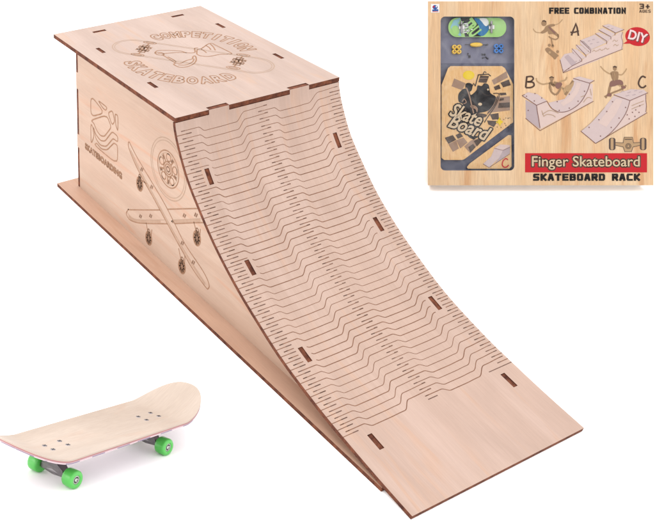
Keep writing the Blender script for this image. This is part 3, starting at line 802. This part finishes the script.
# red banner
mb = MB()
fill(mb, [(525, 153.2), (647, 153.2), (647, 172.4), (525, 172.4)], I_RED, 1)
bb0 = text_mesh('Finger Skateboard')[3]
bb0 = (bb0[0], bb0[1], bb0[2], bb0[3])
otext(mb, 'Finger Skateboard', 532, 639.5, 156.3, 169.6, 2.6, I_GREY, 2)
text(mb, 'Finger Skateboard', 532, 639.5, 156.3, 169.6, I_BEIGE, 3, off=.01, fit=bb0)
mb.build('banner', bx)
# speech balloon
mb = MB()
fill(mb, circ((637.6, 36.6), 9.4, 40, 12.4, 8), I_RED, 1)
fill(mb, [(628, 40.5), (623, 43.8), (632, 43.5)], I_RED, 2)
vs_ = text_mesh('DIY')[3]
otext(mb, 'DIY', 629.4, 647.4, 32.6, 41.6, 1.2, I_LINE, 2, rot=15)
text(mb, 'DIY', 628.7, 646.7, 32, 41, I_PINK, 4, off=.02, rot=15, fit=vs_); otext(mb, 'DIY', 628.7, 646.7, 32, 41, .7, I_PINK, 3, rot=15)
mb.build('speech_balloon', bx)
# picture A: stepped ramp
S6 = lambda p: X((560, 15), 6.895, p)
mb = MB()
fill(mb, S6([(22, 400), (85, 350), (150, 318), (165, 295), (205, 262), (215, 240), (320, 200), (335, 175), (352, 150), (378, 140), (415, 115), (432, 122), (432, 232), (250, 315)]), I_RAMP2, 1)
fill(mb, S6([(0, 310), (30, 270), (85, 258), (150, 305), (145, 318), (85, 350), (20, 398)]), I_RAMP, 2)
fill(mb, S6([(30, 290), (55, 272), (112, 330), (80, 352)]), I_RAMP3, 3)
for q in ([(82, 232), (120, 240), (175, 290), (150, 305), (85, 258)], [(110, 205), (150, 212), (205, 262), (178, 275), (112, 228)], [(138, 175), (165, 182), (215, 235), (208, 262), (140, 200)],
          [(138, 175), (240, 135), (320, 190), (215, 238)], [(242, 128), (270, 120), (350, 155), (322, 188)], [(265, 103), (295, 90), (378, 130), (350, 155)], [(292, 75), (335, 62), (440, 100), (380, 125)]):
    fill(mb, S6(q), I_RAMP, 3+([(82, 232)] == [q[0]])*1)
for q in ([(82, 232), (148, 305), (150, 320)], [(110, 205), (178, 278), (178, 292)], [(138, 175), (212, 245), (208, 262)], [(242, 128), (322, 180), (320, 200)], [(265, 103), (350, 150), (350, 168)], [(292, 75), (380, 122), (378, 140)],
          [(20, 400), (150, 345), (432, 235)], [(0, 310), (22, 400)], [(380, 125), (442, 100)], [(20, 395), (85, 350), (148, 318)]):
    stroke(mb, S6(q), .45, I_LINE, 5, sm_=False)
stroke(mb, S6([(432, 118), (422, 150), (432, 190), (424, 232)]), .3, I_LINE, 5)
for c in ((240, 250), (280, 243), (320, 235), (380, 180), (385, 210)): stroke(mb, S6([(c[0]-18, c[1]+4), (c[0]-6, c[1]-8), (c[0]+6, c[1]+2), (c[0]+18, c[1]-6)]), .35, I_FADE, 5)
for c in ((165, 195), (200, 180), (230, 170), (215, 200), (260, 190), (330, 82), (360, 95)): stroke(mb, S6([(c[0]-8, c[1]), (c[0]+8, c[1]-3)]), .6, I_RAMP3, 5)
dots(mb, S6([(20, 380), (60, 372), (110, 320), (90, 262), (135, 312), (195, 250)]), .35, I_LINE, 6)
mb.build('ramp_picture', bx)
# picture B: half pipe
S7 = lambda p: X((520, 70), 7.425, p)
mb = MB()
fill(mb, S7([(40, 220), (120, 262), (148, 440), (45, 360)]), I_RAMP3, 1)
fill(mb, S7([(125, 262), (195, 232), (225, 285), (290, 312), (360, 305), (440, 250), (495, 165), (520, 100), (540, 105), (540, 232), (150, 440)]), I_RAMP2, 1)
fill(mb, S7([(205, 245), (330, 215), (380, 150), (395, 65), (520, 100), (495, 165), (440, 250), (360, 305), (290, 312), (240, 285)]), I_RAMP, 2)
fill(mb, S7([(300, 245), (360, 200), (400, 150), (420, 90), (455, 98), (430, 170), (385, 230), (320, 270)]), I_RAMP2, 3)
fill(mb, S7([(15, 190), (60, 165), (130, 180), (200, 230), (122, 262)]), I_RAMP, 3)
fill(mb, S7([(395, 60), (440, 48), (550, 78), (515, 100)]), I_RAMP, 3)
for q in ([(15, 190), (122, 262), (200, 230)], [(395, 62), (515, 98), (552, 78)], [(40, 358), (148, 450), (545, 232)], [(122, 262), (128, 310), (136, 350), (148, 430)], [(15, 190), (35, 182)]): stroke(mb, S7(q), .55, I_LINE, 5, sm_=False)
stroke(mb, S7([(200, 232), (235, 285), (290, 312), (360, 303), (440, 250), (495, 165), (518, 100)]), .55, I_LINE, 5)
for q in ([(165, 330), (220, 300), (285, 320)], [(175, 345), (200, 330), (240, 335), (262, 350)], [(160, 300), (175, 345)], [(470, 240), (500, 205), (530, 210)], [(450, 200), (480, 190)], [(520, 140), (530, 190)]): stroke(mb, S7(q), .45, I_FADE, 5)
dots(mb, S7([(275, 235), (365, 180), (430, 232), (478, 158), (290, 300), (365, 283), (47, 195), (105, 230), (160, 208), (110, 175), (60, 300)]), .6, I_LINE, 6)
mb.build('ramp_picture', bx)
# picture C: curved launch ramp
S8 = lambda p: X((575, 60), 6.11, p)
mb = MB()
fill(mb, S8([(330, 248), (435, 205), (435, 325), (180, 470), (255, 400), (310, 320)]), I_RAMP2, 1)
fill(mb, S8([(35, 435), (100, 380), (180, 290), (235, 218), (335, 248), (305, 330), (250, 410), (180, 475), (125, 510)]), I_RAMP, 2)
fill(mb, S8([(140, 385), (190, 320), (250, 235), (290, 245), (250, 330), (190, 410)]), I_RAMP2, 3)
fill(mb, S8([(235, 212), (340, 178), (420, 182), (442, 202), (335, 248)]), I_RAMP, 3)
for q in ([(235, 212), (335, 248), (445, 200)], [(35, 435), (125, 510), (440, 322)], [(432, 210), (432, 245), (436, 280), (432, 318)]): stroke(mb, S8(q), .55, I_LINE, 5, sm_=False)
stroke(mb, S8([(335, 248), (310, 325), (255, 405), (190, 470), (128, 508)]), .5, I_LINE, 5)
stroke(mb, S8([(180, 290), (100, 380), (35, 435)]), .3, I_FADE, 5)
for y_ in (280, 300): stroke(mb, S8([(345, y_), (380, y_-15), (420, y_-30)]), .4, I_FADE, 5)
for c in ((290, 195), (330, 200), (370, 190), (320, 220), (400, 198), (360, 215)): stroke(mb, S8([(c[0]-10, c[1]), (c[0]+10, c[1]-5)]), .55, I_RAMP3, 5)
dots(mb, S8([(228, 255), (193, 315), (145, 365), (85, 412), (308, 290), (268, 355), (220, 412), (155, 465), (318, 335), (350, 320), (330, 360), (365, 345), (390, 320), (395, 280), (370, 305)]), .6, I_LINE, 6)
mb.build('ramp_picture', bx)
# printed skaters
S5 = lambda p: X((525, 15), 8.67, p)
mb = MB()
fill(mb, smooth(S5([(142, 62), (160, 50), (185, 62), (182, 88), (160, 96), (145, 85)]), True), I_FADE2, 2)
fill(mb, smooth(S5([(175, 105), (205, 85), (250, 78), (255, 95), (225, 105), (250, 130), (285, 165), (290, 195), (270, 180), (240, 165), (205, 165), (195, 130)]), True), I_FADE2, 2)
fill(mb, smooth(S5([(180, 100), (165, 125), (135, 150), (150, 160), (180, 150), (200, 130)]), True), I_FADE2, 3)
stroke(mb, S5([(150, 55), (165, 50), (182, 60)]), 1.2, I_BROWN, 4); stroke(mb, S5([(205, 100), (225, 125), (262, 160)]), 1.4, I_HOLE, 4); stroke(mb, S5([(250, 88), (290, 75), (315, 50), (325, 38)]), .9, I_FADE, 2); stroke(mb, S5([(145, 155), (100, 150), (80, 135), (72, 118)]), .9, I_FADE, 2)
stroke(mb, S5([(285, 165), (288, 195), (265, 212), (225, 200), (205, 185)]), 1.3, I_FADE2, 2); stroke(mb, S5([(225, 195), (232, 230), (240, 270)]), 1.1, I_FADE2, 3)
fill(mb, smooth(S5([(175, 295), (200, 282), (240, 310), (290, 350), (280, 362), (258, 380), (220, 350), (185, 320)]), True), I_FADE2, 2)
dots(mb, S5([(210, 262), (240, 268), (282, 318), (258, 372)]), 1.5, I_FADE2, 3); fill(mb, circ(S5([(213, 325)])[0], 1.3, 12), I_FADE, 4)
mb.build('skater_picture', bx)
mb = MB()
fill(mb, circ(S7([(234, 64)])[0], 2.5, 16, 2.1), I_FADE2, 2); fill(mb, smooth(S7([(268, 100), (300, 92), (312, 108), (285, 140), (262, 125)]), True), I_HOLE, 4); fill(mb, smooth(S7([(340, 120), (375, 105), (398, 85), (392, 120), (360, 160), (335, 150)]), True), I_FADE, 4); stroke(mb, S7([(222, 100), (228, 120), (238, 150)]), .5, I_FADE, 5); stroke(mb, S7([(217, 58), (235, 52), (252, 58)]), .9, I_BROWN, 3)
for q, w in (([(120, 60), (128, 85), (165, 105), (205, 100), (240, 95)], 1.5), ([(275, 110), (300, 85), (335, 75), (348, 52)], 1.5), ([(225, 95), (220, 130), (235, 165), (262, 185)], 1.8), ([(250, 92), (285, 100), (300, 130), (285, 165), (265, 185)], 2.0),
             ([(232, 80), (240, 105), (258, 120)], 2.6), ([(215, 95), (245, 110), (275, 105)], 2.2), ([(310, 125), (325, 150), (335, 178)], 1.5), ([(395, 80), (370, 120), (355, 155), (335, 185)], 2.6), ([(315, 140), (350, 130), (375, 115)], 1.6)): stroke(mb, S7(q), w, I_FADE if w < 1.8 else I_FADE2, 2)
mb.build('skater_picture', bx)
mb = MB()
fill(mb, circ(S8([(243, 52)])[0], 2.3, 16, 1.9), I_FADE2, 2)
for q, w in (([(155, 38), (180, 65), (215, 85), (240, 80)], 1.2), ([(255, 85), (285, 90), (305, 70), (315, 52)], 1.2), ([(225, 75), (232, 105), (245, 130)], 3.4), ([(255, 78), (255, 105), (250, 130)], 3.2),
             ([(245, 130), (220, 150), (210, 180), (205, 210)], 2.6), ([(250, 130), (275, 130), (285, 150), (290, 165)], 2.8), ([(180, 225), (230, 200), (280, 180), (312, 155)], 1.7), ([(230, 150), (260, 150), (275, 160)], 1.5)): stroke(mb, S8(q), w, I_FADE if w < 1.6 else I_FADE2, 2)
fill(mb, smooth(S8([(222, 72), (262, 72), (262, 100), (258, 132), (232, 134), (228, 105)]), True), I_FADE2, 3)
fill(mb, smooth(S8([(222, 128), (262, 122), (288, 128), (292, 150), (262, 152), (240, 160), (215, 162), (210, 148)]), True), I_HOLE, 4)
stroke(mb, S8([(238, 78), (242, 100), (240, 128)]), .5, I_FADE, 5); stroke(mb, S8([(232, 44), (243, 40), (254, 45)]), 1.2, I_BROWN, 5); fill(mb, smooth(S8([(198, 205), (218, 205), (222, 218), (195, 222)]), True), I_HOLE, 4); fill(mb, smooth(S8([(285, 160), (302, 160), (308, 172), (286, 176)]), True), I_HOLE, 4)
dots(mb, S8([(190, 228), (215, 220), (290, 180), (305, 165)]), 1.0, I_FADE2, 3)
mb.build('skater_picture', bx)
# printed truck
mb = MB()
ST = lambda p: X((520, 95), 4.85, p)
for x_ in (447, 597): fill(mb, rrect(*ST([(x_-16, 208)])[0], *ST([(x_+16, 267)])[0], 2.2), I_STEEL, 2); fill(mb, rrect(*ST([(x_-8, 210)])[0], *ST([(x_+6, 265)])[0], 1.2), I_FADE, 3)
fill(mb, ST([(463, 230), (500, 232), (505, 205), (545, 205), (550, 232), (582, 230), (582, 244), (548, 252), (540, 275), (508, 275), (500, 252), (463, 244)]), I_FADE, 2)
for q in ([(463, 230), (500, 232), (505, 205), (545, 205), (550, 232), (582, 230)], [(463, 244), (500, 252), (508, 275), (540, 275), (548, 252), (582, 244)]): stroke(mb, ST(q), .5, I_STEEL, 3, sm_=False)
for r_ in (2.6, 1.5): stroke(mb, circ(ST([(525, 248)])[0], r_, 16), .5, I_STEEL, 4, closed=True, sm_=False)
stroke(mb, ST([(508, 215), (542, 215)]), .8, I_STEEL, 4)
mb.build('truck_picture', bx)

# ------------------------------------------------------------------ what is packed behind the window (each rests in the tray)
def packed(name, label, cat, c, group=None):
    P = BXM @ bp(*c, TY-.02)
    Mx = BXM.copy(); Mx.translation = P
    o = empty(name, mat=Mx); tag(o, label, cat, group); o['_c'] = 0; del o['_c']
    return o, bp(*c, TY-.02)
def shift(mb, off): mb.v = [tuple(Vector(p)-off) for p in mb.v]; return mb
P_LIME = ink('lime_paint', (170, 222, 130), .3, .7); P_BLK = ink('black_paint', (30, 32, 38), .3); P_BLU = ink('blue_paint', (20, 120, 175), .3, .7); P_WHT = ink('white_paint', (240, 245, 240), .3, .72); P_SKY = ink('pale_blue_paint', (150, 205, 215), .3, .7)
M_YEL = plain('yellow_plastic', (.72, .46, .05), .3, noise=.02); M_BLUP = plain('blue_plastic', (.02, .16, .50), .3, noise=.02)
# fingerboard, shown from below
o, off = packed('fingerboard', 'lime green fingerboard with black lettering lying wheels up in the box window', 'fingerboard', (477, 27))
mb = MB(); SF = lambda p: X((435, 0), 6.5, p); cap = rrect(448.2, 17.4, 506.4, 36.8, 9.2, 10)
base = TY-.30
mb.prism(cap, lambda a, b, d: bp(a, b, base-d), P_LIME, P_WHT, .12)
fill(mb, SF([(120, 130), (165, 112), (170, 235), (120, 215), (100, 175)]), P_SKY, 2, base)
fill(mb, SF([(165, 114), (270, 114), (300, 235), (195, 237), (185, 180)]), P_BLK, 2, base)
fill(mb, smooth(SF([(255, 118), (300, 125), (350, 165), (345, 200), (310, 232), (275, 215), (290, 175)]), True), P_BLU, 3, base)
fill(mb, smooth(SF([(290, 118), (335, 118), (350, 150), (330, 168), (305, 140)]), True), P_WHT, 4, base)
fill(mb, smooth(SF([(110, 175), (140, 165), (160, 200), (140, 232), (115, 212)]), True), P_LIME, 3, base)
text(mb, 'TRU', 463, 479.5, 20.5, 34.5, P_LIME, 5, off=.05, rot=52, base=base)
text(mb, 'rush', 462, 471.5, 22, 33, P_WHT, 5, off=.04, rot=78, base=base)
fill(mb, SF([(160, 125), (170, 140), (188, 135), (178, 150), (190, 165), (172, 160), (162, 172), (158, 155), (145, 148), (158, 143)]), P_LIME, 5, base)
shift(mb, off).build('deck', o)
for px in (461.5, 491.5):
    mb = MB(); mb.box(bp(px, 27, base-.06), (.22, .06, .16), M_STEEL); mb.tube([bp(px, 21, base-.14), bp(px, 33, base-.14)], .09, M_GUN, 8); mb.tube([bp(px-.5, 24, base-.17), bp(px-.5, 25, base-.24)], .1, M_DARKM, 8)
    shift(mb, off).build('truck', o, .02)
def small_wheel(c, label, mat_, hub_):
    o, off = packed('spare_wheel', label, 'toy wheel', c, 'spare wheels in the box window'); mb = MB()
    Mx = Matrix.Translation(bp(*c, TY-.02)) @ Matrix.Rotation(math.pi/2, 4, 'X')
    mb.lathe([(.17, 0), (.185, .04), (.185, .2), (.16, .24), (.09, .24), (.09, .18)], mat_, Mx, 20)
    shift(mb, off).build('tyre', o)
    mb = MB(); mb.lathe([(.088, .15), (.088, .19), (.04, .19)], hub_, Mx, 14); shift(mb, off).build('hub', o)
for nm, cx, cy, mt, hb in (('yellow', 455.8, 49.4, M_YEL, I_FADE), ('blue', 498, 48.6, M_BLUP, M_DARKM)):
    for a, ta in ((-1, 'left'), (1, 'right')):
        for b, tb in ((-1, 'upper'), (1, 'lower')):
            small_wheel((cx+a*2.35, cy+b*2.35), f'{tb} {ta} wheel of the four {nm} spare wheels in the box window', mt, hb)
o, off = packed('toy_tool', 'yellow handled tool with thin dark rod below the lime fingerboard in box window', 'tool', (476.3, 44.3))
mb = MB(); mb.tube([bp(x_, 44.4, TY-.16) for x_ in (470, 471.5, 474, 476.3, 479, 481, 482.5)], [.05, .13, .17, .18, .17, .13, .05], M_YEL, 12); shift(mb, off).build('handle', o)
mb = MB(); mb.tube([bp(465, 44.2, TY-.16), bp(488, 44.6, TY-.16)], .035, M_DARKM, 8); mb.lathe([(.07, 0), (.07, .12)], M_DARKM, Matrix.Translation(bp(487, 44.6, TY-.12)) @ Matrix.Rotation(math.pi/2, 4, 'X'), 8)
shift(mb, off).build('rod', o)
random.seed(11)
for cx, cy, n in ((469.6, 55, 4), (484, 56, 6)):
    for k in range(n):
        a = random.random()*6.28; px = cx+random.uniform(-2.2, 2.2)*(1 if n == 4 else 1.5); py = cy+random.uniform(-2.2, 2.2)
        side = 'left hand' if n == 4 else 'right hand'
        o, off = packed('screw', f'tiny dark screw in the {side} loose pile below the yellow tool', 'screw', (px, py), f'screws in the {side} pile')
        mb = MB(); dx, dy = math.cos(a)*.9, math.sin(a)*.9
        mb.tube([bp(px-dx, py-dy, TY-.06), bp(px+dx, py+dy, TY-.06)], .03, M_DARKM, 6); mb.tube([bp(px+dx, py+dy, TY-.06), bp(px+dx*1.25, py+dy*1.25, TY-.06)], .065, M_DARKM, 8)
        q = mb; shift(q, off)
        child = q.build('shank', o)
# the printed panel
o, off = packed('toy_kit_sheet', 'wood coloured panel printed Skate Board in black beneath a yellow sun', 'panel', (477, 160))
PB = TY-.34
panel = [(450.5, 66), (502, 66), (505, 68), (513.3, 84), (513.3, 122.3), (464.5, 159.3), (462, 160.2), (444, 160.2), (441.4, 158), (441.4, 85), (448, 68)]
M_PANEL = wood('panel_print', lin(208, 166, 112), lin(216, 178, 126), lin(198, 148, 94), 1, .9, 6.3, fine=.10, rough=.4, gs=1.3)
mb = MB(); mb.prism(panel, lambda a, b, d: bp(a, b, PB-d), M_PANEL, M_TRAYD, -.0); 
for i in range(len(panel)):
    j = (i+1) % len(panel); mb.face([bp(*panel[i], PB), bp(*panel[j], PB), bp(*panel[j], PB+.25), bp(*panel[i], PB+.25)], M_PANEL)
shift(mb, off).build('board', o)
I_SUN = ink('ink_sun', (245, 212, 45), .4, .72); I_INK = ink('ink_charcoal', (24, 20, 24), .6); I_TAN = ink('ink_tan', (176, 142, 118), .4); I_OLIVE = ink('ink_umber', (86, 66, 54), .6)
SP = lambda p: X((440, 70), 7.425, p); SQ = lambda p: X((440, 115), 7.425, p)
mb = MB(); fill(mb, circ(SP([(213, 38)])[0], 4.6, 30, 5.8), I_SUN, 2, PB); shift(mb, off).build('sun_print', o)
mb = MB()
for q in ([(105, 62), (190, 98), (165, 150), (85, 120)], [(385, 75), (495, 8), (505, 55), (400, 110)], [(400, 200), (520, 195), (520, 300), (350, 320)]): fill(mb, SP(q), I_TAN, 1, PB)
for q in ([(450, 95), (512, 70), (527, 112), (470, 128)], [(400, 125), (440, 108), (452, 138), (410, 150)], [(440, 245), (520, 240), (520, 278), (430, 282)], [(440, 170), (490, 168), (495, 185), (450, 190)], [(445, 210), (475, 208), (475, 225), (440, 230)], [(370, 330), (435, 320), (438, 365), (390, 370)], [(350, 375), (430, 380), (400, 425), (360, 405)]): fill(mb, SP(q), I_OLIVE, 3, PB)
for q in ([(35, 170), (95, 150), (120, 185), (62, 215)], [(115, 150), (150, 133), (172, 160), (132, 178)], [(250, 195), (290, 175), (320, 185), (275, 235)], [(210, 240), (245, 215), (265, 240), (225, 280)]): fill(mb, SQ(q), I_OLIVE, 3, PB)
for q in ([(62, 218), (120, 190), (140, 250), (95, 275)], [(120, 188), (175, 168), (205, 205), (150, 250)], [(180, 235), (230, 190), (330, 165), (225, 285)]): fill(mb, SQ(q), I_TAN, 2, PB)
fill(mb, smooth(SP([(150, 160), (180, 138), (215, 150), (230, 185), (270, 150), (280, 115), (310, 118), (330, 98), (362, 112), (375, 170), (415, 200), (400, 250), (360, 300), (300, 318), (240, 330), (180, 330), (150, 290), (170, 255), (140, 235), (135, 190)]), True), I_INK, 4, PB)
fill(mb, smooth(SP([(190, 105), (215, 95), (240, 110), (235, 150), (215, 160), (192, 140)]), True), I_INK, 4, PB)
stroke(mb, SP([(262, 120), (285, 35), (360, 30), (378, 45)]), .9, I_INK, 5, PB, sm_=False); fill(mb, SP([(285, 90), (300, 40), (365, 45), (345, 95)]), I_OLIVE, 4, PB); stroke(mb, SP([(295, 62), (355, 60)]), .5, I_TAN, 6, PB); stroke(mb, SP([(320, 30), (330, 12), (345, 20)]), .8, I_INK, 5, PB)
stroke(mb, SP([(195, 130), (215, 180), (235, 260), (252, 330)]), 1.3, I_TAN, 6, PB); fill(mb, smooth(SP([(225, 265), (255, 262), (280, 285), (275, 315), (262, 290), (235, 282)]), True), I_TAN, 6, PB)
fill(mb, circ(SP([(298, 254)])[0], 1.5, 14, 2.0), I_BEIGE, 6, PB); dots(mb, SP([(357, 145)]), 1.0, I_BEIGE, 6, PB); stroke(mb, SP([(245, 200), (255, 250), (240, 290)]), .35, I_OLIVE, 6, PB); stroke(mb, SP([(300, 150), (330, 180), (370, 190)]), .35, I_OLIVE, 6, PB); stroke(mb, SP([(150, 200), (170, 180), (190, 195)]), .35, I_OLIVE, 6, PB); stroke(mb, SP([(262, 120), (250, 100), (240, 120)]), .7, I_INK, 5, PB); stroke(mb, SP([(120, 250), (160, 262), (190, 300), (160, 330)]), .9, I_OLIVE, 5, PB); fill(mb, smooth(SP([(230, 330), (300, 322), (350, 335), (320, 355), (250, 350)]), True), I_OLIVE, 4, PB); stroke(mb, SP([(165, 235), (180, 215), (195, 240), (175, 250)]), .9, I_TAN, 6, PB)
stroke(mb, SP([(395, 175), (440, 180), (415, 260), (355, 350), (330, 390)]), .9, I_OLIVE, 5, PB); stroke(mb, SP([(430, 190), (405, 260), (350, 330)]), .6, I_INK, 6, PB)
fill(mb, SQ([(200, 150), (290, 160), (250, 185), (220, 170)]), I_INK, 3, PB)
fill(mb, smooth(SP([(430, 375), (445, 350), (452, 372), (468, 385), (455, 398), (445, 415), (436, 398), (415, 390)]), True), I_SUN, 5, PB)
random.seed(5); dots(mb, SP([(random.uniform(425, 530), random.uniform(345, 435)) for _ in range(16)]), .45, I_INK, 6, PB)
shift(mb, off).build('figure_print', o)
for tx, a, b, c, d in (('Skate', 450.5, 483, 108, 121.5), ('Board', 449, 491, 121, 134.5)):
    f0 = text_mesh(tx, .0, .3)[3]; mb = MB()
    otext(mb, tx, a, b, c, d, 3.0, I_INK, 7, rot=21, base=PB, shear=.3)
    text(mb, tx, a, b, c, d, I_BEIGE, 8, off=.02, rot=21, base=PB, shear=.3, fit=f0)
    shift(mb, off).build('lettering', o)
# the small printed card
o, off = packed('printed_card', 'small wood print card with pale ramp and red letter C in window corner', 'card', (490, 168))
cardp = [(468, 169), (466.8, 167.5), (469.5, 164), (508.5, 135.2), (511.5, 135.5), (511.8, 166.5), (509.5, 169)]
PC = TY-.30
mb = MB(); mb.prism(cardp, lambda a, b, d: bp(a, b, PC-d), M_PANEL, M_TRAYD, 0)
for i in range(len(cardp)):
    j = (i+1) % len(cardp); mb.face([bp(*cardp[i], PC), bp(*cardp[j], PC), bp(*cardp[j], PC+.2), bp(*cardp[i], PC+.2)], M_PANEL)
shift(mb, off).build('board', o)
mb = MB()
fill(mb, SQ([(320, 365), (380, 310), (405, 250), (470, 262), (440, 320), (365, 392)]), I_RAMP, 2, PC); fill(mb, SQ([(405, 248), (450, 220), (520, 225), (522, 240), (468, 264)]), I_RAMP2, 3, PC); fill(mb, SQ([(468, 264), (522, 238), (520, 285), (400, 372), (440, 320)]), I_RAMP3, 2, PC)
for q in ([(320, 365), (365, 392), (520, 290)], [(405, 248), (468, 264), (522, 238)]): stroke(mb, SQ(q), .4, I_LINE, 4, PC, sm_=False)
shift(mb, off).build('ramp_picture', o); mb = MB()
stroke(mb, SQ([(505, 335), (490, 325), (470, 342), (463, 370), (475, 388), (495, 388), (512, 372)]), 1.2, I_RED, 5, PC)
shift(mb, off).build('picture_letter', o)
